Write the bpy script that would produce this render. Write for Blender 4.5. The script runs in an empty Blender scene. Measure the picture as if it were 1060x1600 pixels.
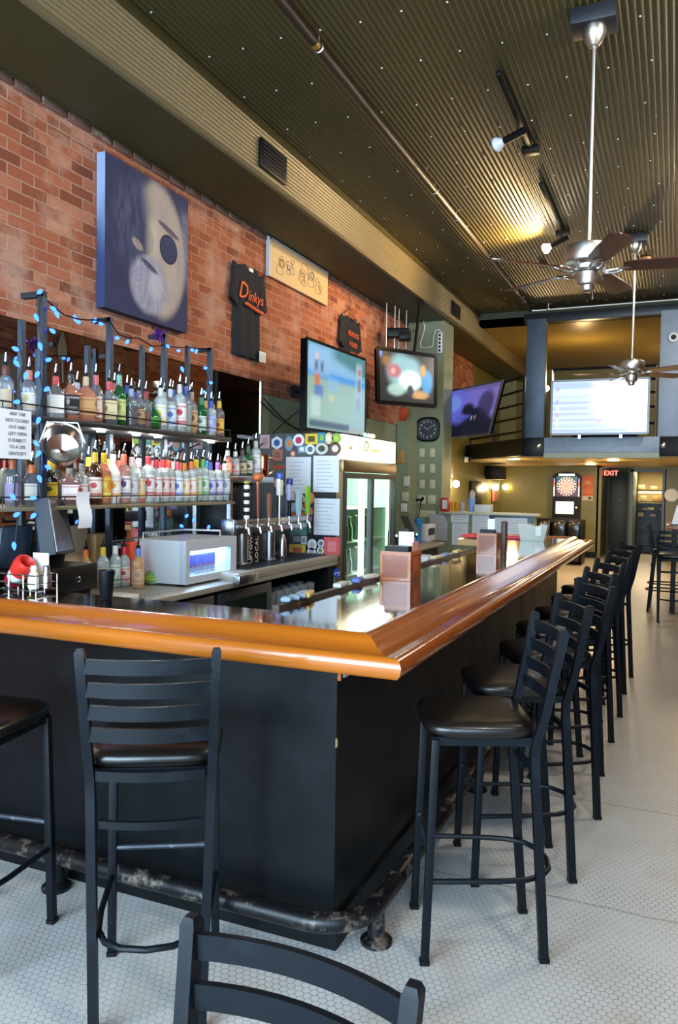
import bpy, bmesh, math, random
from mathutils import Vector, Matrix
R = math.radians
PI = math.pi
random.seed(7)
sc = bpy.context.scene
col = sc.collection
# ------------------------------------------------------------------ camera
YAW, PITCH, ROLL, FPX = R(23.3), R(-2.05), R(.85), 1220.
EYE = Vector((0, 0, 1.55))
cy, sy, cp, sp = math.cos(YAW), math.sin(YAW), math.cos(PITCH), math.sin(PITCH)
fw = Vector((-sy*cp, cy*cp, sp)); rt = Vector((cy, sy, 0)); up = rt.cross(fw)
cr, sr = math.cos(ROLL), math.sin(ROLL)
rt, up = cr*rt + sr*up, -sr*rt + cr*up
cd = bpy.data.cameras.new('camera'); cam = bpy.data.objects.new('camera', cd); col.objects.link(cam)
cam.matrix_world = Matrix(((rt.x, up.x, -fw.x, EYE.x), (rt.y, up.y, -fw.y, EYE.y), (rt.z, up.z, -fw.z, EYE.z), (0, 0, 0, 1)))
cd.sensor_fit = 'VERTICAL'; cd.sensor_height = 24; cd.lens = 24*FPX/1600; cd.clip_start = .02
sc.camera = cam
# ------------------------------------------------------------------ colour management, render quality
vs = sc.view_settings
vs.view_transform = 'Standard'; vs.look = 'None'; vs.gamma = 1; vs.use_curve_mapping = False
vs.exposure = 0.95
cyc = sc.cycles
cyc.max_bounces = 7; cyc.diffuse_bounces = 4; cyc.glossy_bounces = 4; cyc.transmission_bounces = 6
cyc.transparent_max_bounces = 14; cyc.caustics_reflective = False; cyc.caustics_refractive = False
cyc.sample_clamp_indirect = 5; cyc.use_denoising = True
# ------------------------------------------------------------------ daylight outside the shop windows
w = bpy.data.worlds.new('daylight'); sc.world = w; w.use_nodes = True
bg = w.node_tree.nodes['Background']; bg.inputs[0].default_value = (.62, .80, 1, 1); bg.inputs[1].default_value = 3.0
def area(name, loc, rot, sx, sy_, power, c=(1, 1, 1)):
    l = bpy.data.lights.new(name, 'AREA'); l.shape = 'RECTANGLE'; l.size = sx; l.size_y = sy_; l.energy = power; l.color = c
    o = bpy.data.objects.new(name, l); o.location = loc; o.rotation_euler = rot; col.objects.link(o); return o
def point(name, loc, power, c, r=.04):
    l = bpy.data.lights.new(name, 'POINT'); l.energy = power; l.color = c; l.shadow_soft_size = r
    o = bpy.data.objects.new(name, l); o.location = loc; col.objects.link(o); return o
WARM = (1, .66, .30)
COOL = (.60, .80, 1)
area('daylight_through_front_window', (-1.7, -2.5, 1.75), (R(90), 0, 0), 3.8, 2.6, 520, COOL)
area('daylight_through_front_window', (1.7, -2.5, 1.75), (R(90), 0, 0), 1.8, 2.6, 120, COOL)
area('daylight_through_transom', (-.6, -2.5, 3.75), (R(90), 0, 0), 6.0, .9, 150, COOL)
for y_ in (1.2, 4.4, 7.6, 10.6): area('side_fill_light', (.75, y_, 4.15), (0, R(55), 0), .4, .4, 30, (1, .90, .76))  # fill lights added out of view to brighten the left wall, no fixtures

# ------------------------------------------------------------------ helpers
def at(px, py, X=None, Y=None, Z=None):
    """world point on a plane of the room that a measured direction meets"""
    d = (px-530)/FPX*rt - (py-800)/FPX*up + fw
    if X is not None: t = (X-EYE.x)/d.x
    elif Y is not None: t = (Y-EYE.y)/d.y
    else: t = (Z-EYE.z)/d.z
    return EYE + t*d

class MB:
    def __init__(s): s.bm = bmesh.new(); s.cols = None
    def box(s, c, d, rz=0, m=None, bev=0):
        r = bmesh.ops.create_cube(s.bm, size=1)
        M = Matrix.Translation(Vector(c)) @ Matrix.Rotation(rz, 4, 'Z')
        if m is not None: M = Matrix.Translation(Vector(c)) @ m
        for v in r['verts']: v.co = M @ Vector((v.co.x*d[0], v.co.y*d[1], v.co.z*d[2]))
        if bev:
            es = list({e for v in r['verts'] for e in v.link_edges})
            bmesh.ops.bevel(s.bm, geom=es, offset=bev, segments=2, affect='EDGES', profile=.5)
        return s
    def bx(s, x0, x1, y0, y1, z0, z1, bev=0):
        return s.box(((x0+x1)/2, (y0+y1)/2, (z0+z1)/2), (abs(x1-x0), abs(y1-y0), abs(z1-z0)), bev=bev)
    def beam(s, p0, p1, a, b, upv=(0, 0, 1), bev=0):
        p0 = Vector(p0); p1 = Vector(p1); z = (p1-p0); L = z.length; z.normalize()
        u = Vector(upv)
        if abs(z.dot(u)) > .98: u = Vector((0, 1, 0))
        x = u.cross(z).normalized(); y = z.cross(x)
        M = Matrix((x, y, z)).transposed().to_4x4()
        return s.box((p0+p1)/2, (a, b, L), m=M, bev=bev)
    def ring(s, c, x, y, ra, rb, seg, ex=None):
        vs = []
        for i in range(seg):
            a = 2*PI*i/seg; ca, sa = math.cos(a), math.sin(a)
            if ex: ca = math.copysign(abs(ca)**(2/ex), ca); sa = math.copysign(abs(sa)**(2/ex), sa)
            vs.append(s.bm.verts.new(c + x*ra*ca + y*rb*sa))
        return vs
    def bridge(s, A, B):
        n = len(A)
        for i in range(n):
            try: s.bm.faces.new((A[i], A[(i+1) % n], B[(i+1) % n], B[i]))
            except ValueError: pass
    def cap(s, A, flip=False):
        try: s.bm.faces.new(A[::-1] if flip else A)
        except ValueError: pass
    def tube(s, pts, r, seg=10, closed=False, caps=True):
        pts = [Vector(p) for p in pts]; n = len(pts); rr = r if isinstance(r, (list, tuple)) else [r]*n
        prev = None; rings = []
        for i, p in enumerate(pts):
            a = pts[i-1] if (i or closed) else p; b = pts[(i+1) % n] if (i < n-1 or closed) else p
            t = (b-a).normalized()
            if prev is None:
                u = Vector((0, 0, 1)) if abs(t.z) < .9 else Vector((1, 0, 0))
                x = u.cross(t).normalized()
            else: x = (prev - t*prev.dot(t)).normalized()
            prev = x; y = t.cross(x)
            rings.append(s.ring(p, x, y, rr[i], rr[i], seg))
        for i in range(n-1): s.bridge(rings[i], rings[i+1])
        if closed: s.bridge(rings[-1], rings[0])
        elif caps: s.cap(rings[0], True); s.cap(rings[-1])
        return s
    def lathe(s, prof, c=(0, 0, 0), seg=20, axis='Z', ex=None, sy=1, caps=True, m=None):
        c = Vector(c)
        if m is None:
            if axis == 'Z': x, y, z = Vector((1, 0, 0)), Vector((0, 1, 0)), Vector((0, 0, 1))
            elif axis == 'Y': x, y, z = Vector((1, 0, 0)), Vector((0, 0, 1)), Vector((0, -1, 0))
            else: x, y, z = Vector((0, 1, 0)), Vector((0, 0, 1)), Vector((1, 0, 0))
        else: x, y, z = m
        rings = [s.ring(c+z*h, x, y, r, r*sy, seg, ex if (not isinstance(ex, tuple)) else ex[0]) for r, h in prof]
        for a, b in zip(rings, rings[1:]): s.bridge(a, b)
        if caps: s.cap(rings[0], True); s.cap(rings[-1])
        return s
    def ball(s, c, r, seg=12, sz=1):
        m = Matrix.Translation(Vector(c)) @ Matrix.Diagonal((r, r, r*sz, 1))
        bmesh.ops.create_uvsphere(s.bm, u_segments=seg, v_segments=max(6, seg*2//3), radius=1, matrix=m); return s
    def prism(s, pts, off):
        """pts: 3D outline; off: extrusion vector"""
        off = Vector(off); A = [s.bm.verts.new(Vector(p)) for p in pts]; B = [s.bm.verts.new(Vector(p)+off) for p in pts]
        s.cap(A, True); s.cap(B); s.bridge(A, B); return s
    def sheet(s, fn, nu, nv, cfn=None):
        """grid fn(u,v) in 0..1; cfn(u,v) paints it"""
        L = (s.bm.verts.layers.float_color.get('paint') or s.bm.verts.layers.float_color.new('paint')) if cfn else None
        g = [[s.bm.verts.new(Vector(fn(i/nu, j/nv))) for i in range(nu+1)] for j in range(nv+1)]
        fs = []
        for j in range(nv):
            for i in range(nu): fs.append(s.bm.faces.new((g[j][i], g[j][i+1], g[j+1][i+1], g[j+1][i])))
        if cfn:
            for j in range(nv+1):
                for i in range(nu+1):
                    c = cfn(i/nu, j/nv); g[j][i][L] = (c[0], c[1], c[2], 1)
        return s
    def build(s, name, mat, parent=None, world=False, smooth=35, fixn=True, off=None):
        if fixn: bmesh.ops.recalc_face_normals(s.bm, faces=s.bm.faces)
        me = bpy.data.meshes.new(name); s.bm.to_mesh(me); s.bm.free()
        if smooth:
            for p in me.polygons: p.use_smooth = True
            me.set_sharp_from_angle(angle=R(smooth))
        for m in (mat if isinstance(mat, (list, tuple)) else [mat]): me.materials.append(m)
        o = bpy.data.objects.new(name, me); col.objects.link(o)
        if parent is not None:
            o.parent = parent
            if world: me.transform(mw(parent).inverted())
        else:
            xs = [v.co for v in me.vertices]
            b = Vector(((min(v.x for v in xs)+max(v.x for v in xs))/2, (min(v.y for v in xs)+max(v.y for v in xs))/2, min(v.z for v in xs)))
            me.transform(Matrix.Translation(-b)); o.location = b
        return o
def mw(o):
    M = Matrix.Translation(o.location) @ o.rotation_euler.to_matrix().to_4x4()
    return mw(o.parent) @ M if o.parent else M
def tag(o, label, cat, group=None):
    o['label'] = label; o['category'] = cat
    if group: o['group'] = group
    return o
def thing(name, label, cat, loc=(0, 0, 0), rz=0, group=None):
    o = bpy.data.objects.new(name, None); col.objects.link(o); o.location = loc; o.rotation_euler = (0, 0, rz); o.empty_display_size = .1
    return tag(o, label, cat, group)
def struct(o): o['kind'] = 'structure'; return o
def copy_tree(o, parent=None):
    c = o.copy(); col.objects.link(c)
    if parent is not None: c.parent = parent
    for ch in [k for k in o.children]: copy_tree(ch, c)
    return c
def words(txt, size, o, x, y, mat, parent, name='lettering', depth=.0008, world=True, align='CENTER', shear=0, space=1):
    """text as mesh; o origin, x,y unit axes"""
    cu = bpy.data.curves.new('t', 'FONT'); cu.body = txt; cu.size = size; cu.align_x = align; cu.align_y = 'CENTER'
    cu.extrude = depth; cu.resolution_u = 2; cu.shear = shear; cu.space_line = space
    t = bpy.data.objects.new('t', cu); col.objects.link(t)
    dg = bpy.context.evaluated_depsgraph_get(); me = bpy.data.meshes.new_from_object(t.evaluated_get(dg))
    bpy.data.objects.remove(t); bpy.data.curves.remove(cu)
    x = Vector(x).normalized(); y = Vector(y).normalized(); z = x.cross(y)
    M = Matrix(((x.x, y.x, z.x, o[0]), (x.y, y.y, z.y, o[1]), (x.z, y.z, z.z, o[2]), (0, 0, 0, 1)))
    me.transform(M); me.name = name; me.materials.clear(); me.materials.append(mat)
    ob = bpy.data.objects.new(name, me); col.objects.link(ob); ob.parent = parent
    if world and parent is not None: me.transform(mw(parent).inverted())
    return ob
def arc(c, r, a0, a1, n, plane='XY'):
    out = []
    for i in range(n+1):
        a = R(a0+(a1-a0)*i/n); u, v = r*math.cos(a), r*math.sin(a)
        out.append(Vector(c) + (Vector((u, v, 0)) if plane == 'XY' else Vector((u, 0, v)) if plane == 'XZ' else Vector((0, u, v))))
    return out
def sag(a, b, d, n=10):
    a = Vector(a); b = Vector(b)
    return [a.lerp(b, i/n) - Vector((0, 0, d*4*(i/n)*(1-i/n))) for i in range(n+1)]

# ------------------------------------------------------------------ materials
def srgb(h):
    h = h.lstrip('#'); v = [int(h[i:i+2], 16)/255 for i in (0, 2, 4)]
    return tuple(c/12.92 if c <= .04045 else ((c+.055)/1.055)**2.4 for c in v)
class N:
    """small node helper"""
    def __init__(s, name):
        s.m = bpy.data.materials.new(name); s.m.use_nodes = True; s.t = s.m.node_tree; s.t.nodes.clear()
        s.out = s.t.nodes.new('ShaderNodeOutputMaterial')
    def n(s, kind, **k):
        nd = s.t.nodes.new('ShaderNode'+kind)
        for a, b in k.items():
            if a.startswith('_'): setattr(nd, a[1:], b)
            else:
                key = a.replace('__', ' ')
                if isinstance(nd.inputs.get(key), type(None)): key = int(a[1:]) if a[0] == 'i' and a[1:].isdigit() else key
                s.set(nd.inputs[key], b)
        return nd
    def set(s, inp, v):
        if isinstance(v, bpy.types.NodeSocket): s.t.links.new(v, inp)
        elif isinstance(v, bpy.types.Node): s.t.links.new(v.outputs[0], inp)
        elif isinstance(v, (tuple, list)) and len(v) == 3 and inp.type == 'RGBA': inp.default_value = (*v, 1)
        else: inp.default_value = v
    def math(s, op, a, b=0, c=0):
        nd = s.t.nodes.new('ShaderNodeMath'); nd.operation = op
        for i, v in enumerate((a, b, c)): s.set(nd.inputs[i], v)
        return nd.outputs[0]
    def mix(s, f, a, b, blend='MIX'):
        nd = s.t.nodes.new('ShaderNodeMix'); nd.data_type = 'RGBA'; nd.blend_type = blend
        s.set(nd.inputs[0], f); s.set(nd.inputs[6], a); s.set(nd.inputs[7], b); return nd.outputs[2]
    def ramp(s, f, stops):
        nd = s.t.nodes.new('ShaderNodeValToRGB'); s.set(nd.inputs[0], f); e = nd.color_ramp.elements
        while len(e) < len(stops): e.new(.5)
        for el, (p, c) in zip(e, stops): el.position = p; el.color = (*c, 1) if len(c) == 3 else c
        return nd.outputs[0]
    def noise(s, scale, detail=3, vec=None, rough=.5):
        nd = s.t.nodes.new('ShaderNodeTexNoise'); nd.inputs['Scale'].default_value = scale; nd.inputs['Detail'].default_value = detail
        nd.inputs['Roughness'].default_value = rough
        if vec is not None: s.set(nd.inputs['Vector'], vec)
        return nd.outputs[0]
    def pos(s): return s.t.nodes.new('ShaderNodeNewGeometry').outputs['Position']
    def obj(s): return s.t.nodes.new('ShaderNodeTexCoord').outputs['Object']
    def sep(s, v):
        nd = s.t.nodes.new('ShaderNodeSeparateXYZ'); s.set(nd.inputs[0], v); return nd.outputs
    def comb(s, x, y, z=0):
        nd = s.t.nodes.new('ShaderNodeCombineXYZ')
        for i, v in enumerate((x, y, z)): s.set(nd.inputs[i], v)
        return nd.outputs[0]
    def bump(s, h, strength=.3, dist=.01):
        nd = s.t.nodes.new('ShaderNodeBump'); nd.inputs['Strength'].default_value = strength; nd.inputs['Distance'].default_value = dist
        s.set(nd.inputs['Height'], h); return nd.outputs[0]
    def bsdf(s, color, rough=.5, metal=0, normal=None, coat=0, spec=.5, coatr=.05, emis=None, es=0):
        nd = s.t.nodes.new('ShaderNodeBsdfPrincipled'); s.set(nd.inputs['Base Color'], color); s.set(nd.inputs['Roughness'], rough)
        s.set(nd.inputs['Metallic'], metal); nd.inputs['Coat Weight'].default_value = coat; nd.inputs['Coat Roughness'].default_value = coatr
        nd.inputs['Specular IOR Level'].default_value = spec
        if normal is not None: s.set(nd.inputs['Normal'], normal)
        if emis is not None: s.set(nd.inputs['Emission Color'], emis); nd.inputs['Emission Strength'].default_value = es
        s.t.links.new(nd.outputs[0], s.out.inputs[0]); return s.m
MATS = {}
def flat(name, c, rough=.5, metal=0, coat=0, var=.12, scale=30, bumpy=0, spec=.5):
    """plain paint, plastic or cloth with slight mottling"""
    key = (name,)
    if key in MATS: return MATS[key]
    c = srgb(c) if isinstance(c, str) else c
    n = N(name); o = n.obj(); f = n.noise(scale, 3, o)
    cc = n.mix(f, tuple(v*(1-var) for v in c), tuple(min(1, v*(1+var)) for v in c))
    nb = n.bump(n.noise(scale*6, 2, o), bumpy, .002) if bumpy else None
    MATS[key] = n.bsdf(cc, rough, metal, nb, coat, spec); return MATS[key]
def glow(name, c, s):
    key = (name,)
    if key in MATS: return MATS[key]
    c = srgb(c) if isinstance(c, str) else c
    n = N(name); e = n.n('Emission'); n.set(e.inputs[0], c); e.inputs[1].default_value = s
    n.t.links.new(e.outputs[0], n.out.inputs[0]); MATS[key] = n.m; return n.m
def painted(name, rough=.6, es=0, coat=0):
    """surface whose printed picture is in the 'paint' attribute (es: a lit screen)"""
    n = N(name); a = n.n('Attribute', _attribute_name='paint')
    if es: return n.bsdf((.01, .01, .01), .25, 0, None, 0, .5, emis=a.outputs['Color'], es=es)
    return n.bsdf(a.outputs['Color'], rough, coat=coat)
def glass(name, tint=(1, 1, 1), body=0., refl=.9, rough=.02, milk=(.85, .9, .95)):
    n = N(name); tr = n.n('BsdfTransparent'); n.set(tr.inputs[0], tint)
    gl = n.n('BsdfGlossy'); gl.inputs['Roughness'].default_value = rough
    lw = n.n('LayerWeight'); lw.inputs[0].default_value = .35
    f = n.math('MULTIPLY_ADD', lw.outputs['Facing'], refl*.55, .04)
    m = n.n('MixShader'); n.set(m.inputs[0], f); n.t.links.new(tr.outputs[0], m.inputs[1]); n.t.links.new(gl.outputs[0], m.inputs[2])
    last = m
    if body:
        d = n.n('BsdfDiffuse'); n.set(d.inputs[0], milk); m2 = n.n('MixShader'); m2.inputs[0].default_value = body
        n.t.links.new(m.outputs[0], m2.inputs[1]); n.t.links.new(d.outputs[0], m2.inputs[2]); last = m2
    n.t.links.new(last.outputs[0], n.out.inputs[0]); return n.m
def liquid(name, c):
    c = srgb(c); n = N(name); tr = n.n('BsdfTransparent'); n.set(tr.inputs[0], tuple(min(1, v*1.6) for v in c))
    d = n.n('BsdfDiffuse'); n.set(d.inputs[0], c); m = n.n('MixShader'); m.inputs[0].default_value = .55
    n.t.links.new(tr.outputs[0], m.inputs[1]); n.t.links.new(d.outputs[0], m.inputs[2]); n.t.links.new(m.outputs[0], n.out.inputs[0]); return n.m

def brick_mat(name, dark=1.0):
    n = N(name); p = n.pos(); x, y, z = n.sep(p)
    wob = n.noise(1.3, 2, p); wob2 = n.noise(14, 2, p)
    v = n.comb(y, n.math('ADD', n.math('MULTIPLY_ADD', wob, .02, z), n.math('MULTIPLY', wob2, .011)))
    b = n.t.nodes.new('ShaderNodeTexBrick'); n.set(b.inputs['Vector'], v); b.inputs['Scale'].default_value = 1
    b.inputs['Brick Width'].default_value = .215; b.inputs['Row Height'].default_value = .0735; b.inputs['Mortar Size'].default_value = .006
    b.inputs['Mortar Smooth'].default_value = .4; b.inputs['Bias'].default_value = 0
    b.inputs['Color1'].default_value = (0, 0, 0, 1); b.inputs['Color2'].default_value = (1, 1, 1, 1); b.inputs['Mortar'].default_value = (.5, .5, .5, 1)
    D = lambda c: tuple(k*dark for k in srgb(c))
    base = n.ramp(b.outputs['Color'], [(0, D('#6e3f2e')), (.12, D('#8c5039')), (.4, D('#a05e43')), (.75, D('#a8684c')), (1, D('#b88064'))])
    base = n.mix(n.math('MULTIPLY', n.noise(26, 4, p), .55), base, D('#8f4f38'))
    chalk = n.ramp(n.noise(2.1, 5, p, .65), [(.50, (0, 0, 0)), (.66, (1, 1, 1))])
    base = n.mix(n.math('MULTIPLY', chalk, .42), base, D('#cdb3a2'))
    # rows of sooty header bricks
    cell = n.noise(2.3, 1, n.comb(n.math('FLOOR', n.math('DIVIDE', y, .215)), n.math('FLOOR', n.math('DIVIDE', z, .0735)), 3))
    soot = n.ramp(cell, [(.64, (0, 0, 0)), (.72, (1, 1, 1))])
    course = n.math('LESS_THAN', n.math('ABSOLUTE', n.math('SUBTRACT', z, 3.823)), .037)
    soot = n.math('MAXIMUM', soot, n.math('MULTIPLY', course, n.ramp(cell, [(.42, (0, 0, 0)), (.5, (1, 1, 1))])))
    base = n.mix(n.math('MULTIPLY', soot, .5), base, D('#553022'))
    morc = n.mix(n.noise(9, 3, p), D('#c9a995'), D('#8b5c48'))
    c = n.mix(n.math('MULTIPLY', b.outputs['Fac'], .85), base, morc)
    h = n.math('MULTIPLY_ADD', n.noise(40, 4, p), .4, n.math('SUBTRACT', 1, b.outputs['Fac']))
    return n.bsdf(c, .85, normal=n.bump(h, .6, .012), spec=.25)
def floor_mat():
    n = N('hex_tile_floor'); p = n.pos(); x, y, z = n.sep(p)
    s = .0262
    px = n.math('ADD', n.math('DIVIDE', x, s), 4000); py = n.math('ADD', n.math('DIVIDE', y, s), 4000)
    r3 = math.sqrt(3)
    def cell(ox, oy):
        a = n.math('SUBTRACT', n.math('MODULO', n.math('SUBTRACT', px, ox), 1), .5)
        b = n.math('SUBTRACT', n.math('MODULO', n.math('SUBTRACT', py, oy), r3), r3/2)
        return n.math('ABSOLUTE', a), n.math('ABSOLUTE', b)
    def hexd(a, b): return n.math('MAXIMUM', a, n.math('ADD', n.math('MULTIPLY', a, .5), n.math('MULTIPLY', b, r3/2)))
    d = n.math('MINIMUM', hexd(*cell(0, 0)), hexd(*cell(.5, r3/2)))
    g = n.ramp(d, [(.425, (0, 0, 0)), (.47, (1, 1, 1))])
    big = n.noise(1.1, 5, p, .6); dirt = n.ramp(n.noise(2.6, 6, p, .7), [(.45, (0, 0, 0)), (.75, (1, 1, 1))])
    tile = n.mix(big, srgb('#b0aeaa'), srgb('#c4c4c3'))
    tile = n.mix(n.math('MULTIPLY', dirt, .35), tile, srgb('#9c9080'))
    rust = n.ramp(n.noise(1.7, 3, n.comb(n.math('MULTIPLY', x, 1.4), y, 5)), [(.62, (0, 0, 0)), (.75, (1, 1, 1))])
    tile = n.mix(n.math('MULTIPLY', rust, .35), tile, srgb('#a5876c'))
    worn = n.ramp(n.math('DIVIDE', y, 20), [(.12, (0, 0, 0)), (.32, (1, 1, 1))])  # tile tone goes darker and browner along the room
    tile = n.mix(n.math('MULTIPLY', worn, .62), tile, srgb('#857b6c'))
    grout = n.mix(n.noise(3, 3, p), srgb('#55504c'), srgb('#8f8880'))
    soil = n.ramp(n.noise(1.5, 6, p, .75), [(.42, (.35, .35, .35)), (.62, (1, 1, 1))])
    c = n.mix(n.math('MULTIPLY', g, soil), tile, grout)
    wy = n.math('MULTIPLY', n.math('SUBTRACT', n.noise(7, 3, p), .5), .035)
    for yy in (3.0, 4.0):
        dd = n.math('ABSOLUTE', n.math('SUBTRACT', n.math('ADD', y, wy), yy))
        cr_ = n.ramp(n.math('MULTIPLY', dd, 100), [(.12, (1, 1, 1)), (.38, (0, 0, 0))])
        c = n.mix(n.math('MULTIPLY', cr_, .85), c, srgb('#3d3833'))
    return n.bsdf(c, n.math('MULTIPLY_ADD', g, .3, .32), normal=n.bump(n.math('SUBTRACT', 1, g), .25, .002), spec=.4)
def wood(name, c1, c2, axis='Y', rough=.22, coat=.6, scale=1):
    n = N(name); p = n.pos(); x, y, z = n.sep(p)
    v = n.comb(n.math('MULTIPLY', x, 1.2 if axis == 'X' else 22), n.math('MULTIPLY', y, 1.2 if axis == 'Y' else 22), n.math('MULTIPLY', z, 22))
    g = n.noise(1.6*scale, 5, v, .6); fine = n.noise(6*scale, 4, v, .7)
    c = n.mix(g, srgb(c1), srgb(c2)); c = n.mix(n.math('MULTIPLY', fine, .35), c, tuple(k*.6 for k in srgb(c1)))
    return n.bsdf(c, rough, normal=n.bump(fine, .05, .001), coat=coat, coatr=.08)
def brushed(name, c, rough=.3, metal=1.0, sc_=40):
    n = N(name); o = n.obj(); x, y, z = n.sep(o)
    f = n.noise(4, 3, n.comb(n.math('MULTIPLY', x, sc_), n.math('MULTIPLY', y, sc_*.2), n.math('MULTIPLY', z, 3)))
    c = srgb(c); cc = n.mix(f, tuple(k*.95 for k in c), tuple(min(1, k*1.04) for k in c))
    return n.bsdf(cc, n.math('MULTIPLY_ADD', f, .06, rough-.03), metal)
def worn(name, c, edge, rough=.4, amt=.6, metal=.3, scale=6, lo=.56, hi=.68, spec=.5):
    n = N(name); p = n.obj(); m = n.ramp(n.noise(scale, 6, p, .7), [(lo, (0, 0, 0)), (hi, (1, 1, 1))])
    c = n.mix(n.math('MULTIPLY', m, amt), srgb(c), srgb(edge))
    return n.bsdf(c, n.math('MULTIPLY_ADD', m, .2, rough), metal, n.bump(n.noise(scale*8, 3, p), .15, .002), spec=spec)
def plaster(name, c, rough=.55, var=.08, sc2=3):
    n = N(name); p = n.pos(); f = n.noise(sc2, 5, p, .6); c = srgb(c)
    cc = n.mix(f, tuple(k*(1-var*2) for k in c), tuple(k*(1+var*2) for k in c))
    return n.bsdf(cc, rough, normal=n.bump(n.noise(60, 3, p), .12, .003), spec=.35)

M = {}
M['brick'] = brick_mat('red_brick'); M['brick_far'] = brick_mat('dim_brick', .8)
M['floor'] = floor_mat()
M['tin'] = None
def tin(name, c, c2):
    n = N(name); p = n.pos(); f = n.noise(1.2, 4, p, .6); f2 = n.noise(30, 3, p)
    cc = n.mix(f, srgb(c), srgb(c2)); cc = n.mix(n.math('MULTIPLY', f2, .25), cc, tuple(k*.6 for k in srgb(c)))
    return n.bsdf(cc, n.math('MULTIPLY_ADD', f2, .12, .38), .1, spec=.45)
M['tin'] = tin('painted_corrugated_metal', '#413c20', '#4c4527')
M['duct'] = tin('painted_duct_metal', '#6c634a', '#776d52')  # ceiling paint made lighter: window light on the duct side put into colour
M['green'] = plaster('sage_green_paint', '#8b9478'); M['olive'] = plaster('olive_paint', '#6b6a3c', .4)
M['dolive'] = plaster('dark_green_paint', '#454a36'); M['cream'] = plaster('cream_ceiling_paint', '#b09a60', .5)
M['black_panel'] = worn('black_painted_panel', '#06090c', '#11171d', .38, .7, .0, 3.5, .5, .8, spec=.22)
M['bartop'] = wood('dark_bar_top', '#1c0f0a', '#2e1710', 'Y', .06, 1.0)
M['oak_x'] = wood('amber_oak_trim_x', '#a05210', '#b8691c', 'X', .25, .7)
M['oak_y'] = wood('amber_oak_trim_y', '#934510', '#aa581a', 'Y', .2, .8)
M['stool'] = worn('blue_black_stool_metal', '#0d1116', '#1b2027', .42, .4, .0, 5, spec=.16)
M['vinyl'] = flat('black_vinyl', '#0d0b0a', .34, var=.3, coat=.12)
M['worktop'] = brushed('worktop_steel', '#a79f94', .4, .45)
M['steel'] = brushed('stainless_steel', '#b9bcc0', .28); M['chrome'] = brushed('polished_chrome', '#d7dade', .12)
M['nickel'] = brushed('brushed_nickel', '#cfcac2', .34)
M['black'] = flat('matte_black_plastic', '#0c0d10', .42, var=.2, spec=.22); M['dark'] = flat('charcoal_metal', '#20242a', .4, .2, var=.2)
M['rackm'] = flat('dark_blue_steel', '#333c48', .35, .5, var=.15)
M['white'] = flat('white_plastic', '#dcdcd8', .45, var=.05); M['paper'] = flat('white_paper', '#e6e8ee', .7, var=.03, scale=6)
M['ivory'] = flat('ivory_plate', '#cfcdb0', .45, var=.05)
M['ink'] = flat('grey_ink', '#6d6c72', .7, var=.05); M['orange'] = flat('orange_print', '#e05a24', .7, var=.08); M['red'] = flat('red_plastic', '#c02a20', .4)
M['navy'] = flat('navy_cloth', '#12161f', .9, var=.3, bumpy=.4, scale=12)
M['walnut'] = wood('walnut_fan_blade', '#3a1a14', '#51261c', 'X', .3, .5)
M['box_wood'] = wood('reddish_box_wood', '#7c3a22', '#96502f', 'X', .4, .3, 1.6)
M['rust'] = worn('rusty_black_pipe', '#121316', '#85766a', .35, .75, .3, 14, .53, .66)
M['pipe'] = worn('dark_painted_pipe', '#1f1611', '#4a3626', .5, .5, .0, 5)
M['tvblack'] = flat('glossy_black_bezel', '#050506', .3, var=.1, spec=.08)
M['gold'] = plaster('gold_mezzanine_ceiling', '#7d6a34', .3)
M['mirror'] = N('mirror_glass').bsdf((.72, .74, .72), .015, 1.0)
M['steelblue'] = worn('blue_grey_painted_steel', '#44505e', '#6d7d8e', .42, .5, .3, 2.5, .4, .8)
M['palesteel'] = worn('pale_grey_painted_steel', '#8794a4', '#b3bfcc', .45, .5, .1, 3, .4, .8)
M['leather'] = flat('black_leather', '#0e0f12', .25, var=.3, coat=.4)
M['paint'] = painted('printed_surface', .6); M['paint_matte'] = painted('painted_canvas', .85)
M['bulb'] = glow('warm_globe_glow', (1, .82, .52), 22)
M['clear'] = glass('clear_glass', (.93, .96, .96), .10); M['pane'] = glass('fridge_pane', (.90, .97, .94), 0, .5)
M['greeng'] = glass('green_glass', (.10, .42, .16), .22, milk=(.03, .30, .09)); M['brown'] = glass('brown_glass', (.20, .07, .02), .35, milk=(.10, .03, .01))
M['frost'] = glass('frosted_glass', (.92, .95, .95), .45, .8, .25, (.72, .78, .76)); M['whiteg'] = flat('white_bottle_glass', '#d8d6d2', .25, var=.05)
M['blackg'] = flat('near_black_glass', '#0c0a0a', .08, var=.3, coat=.8)
LQ = {k: liquid('liquor_'+k, v) for k, v in dict(amber='#e67c0c', gold='#f0b440', red='#8e1b14', darkrum='#3a1008', clearish='#d8e2e2', pink='#e59a88', lime='#8fd84a', orange='#ee5a1c').items()}
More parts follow.
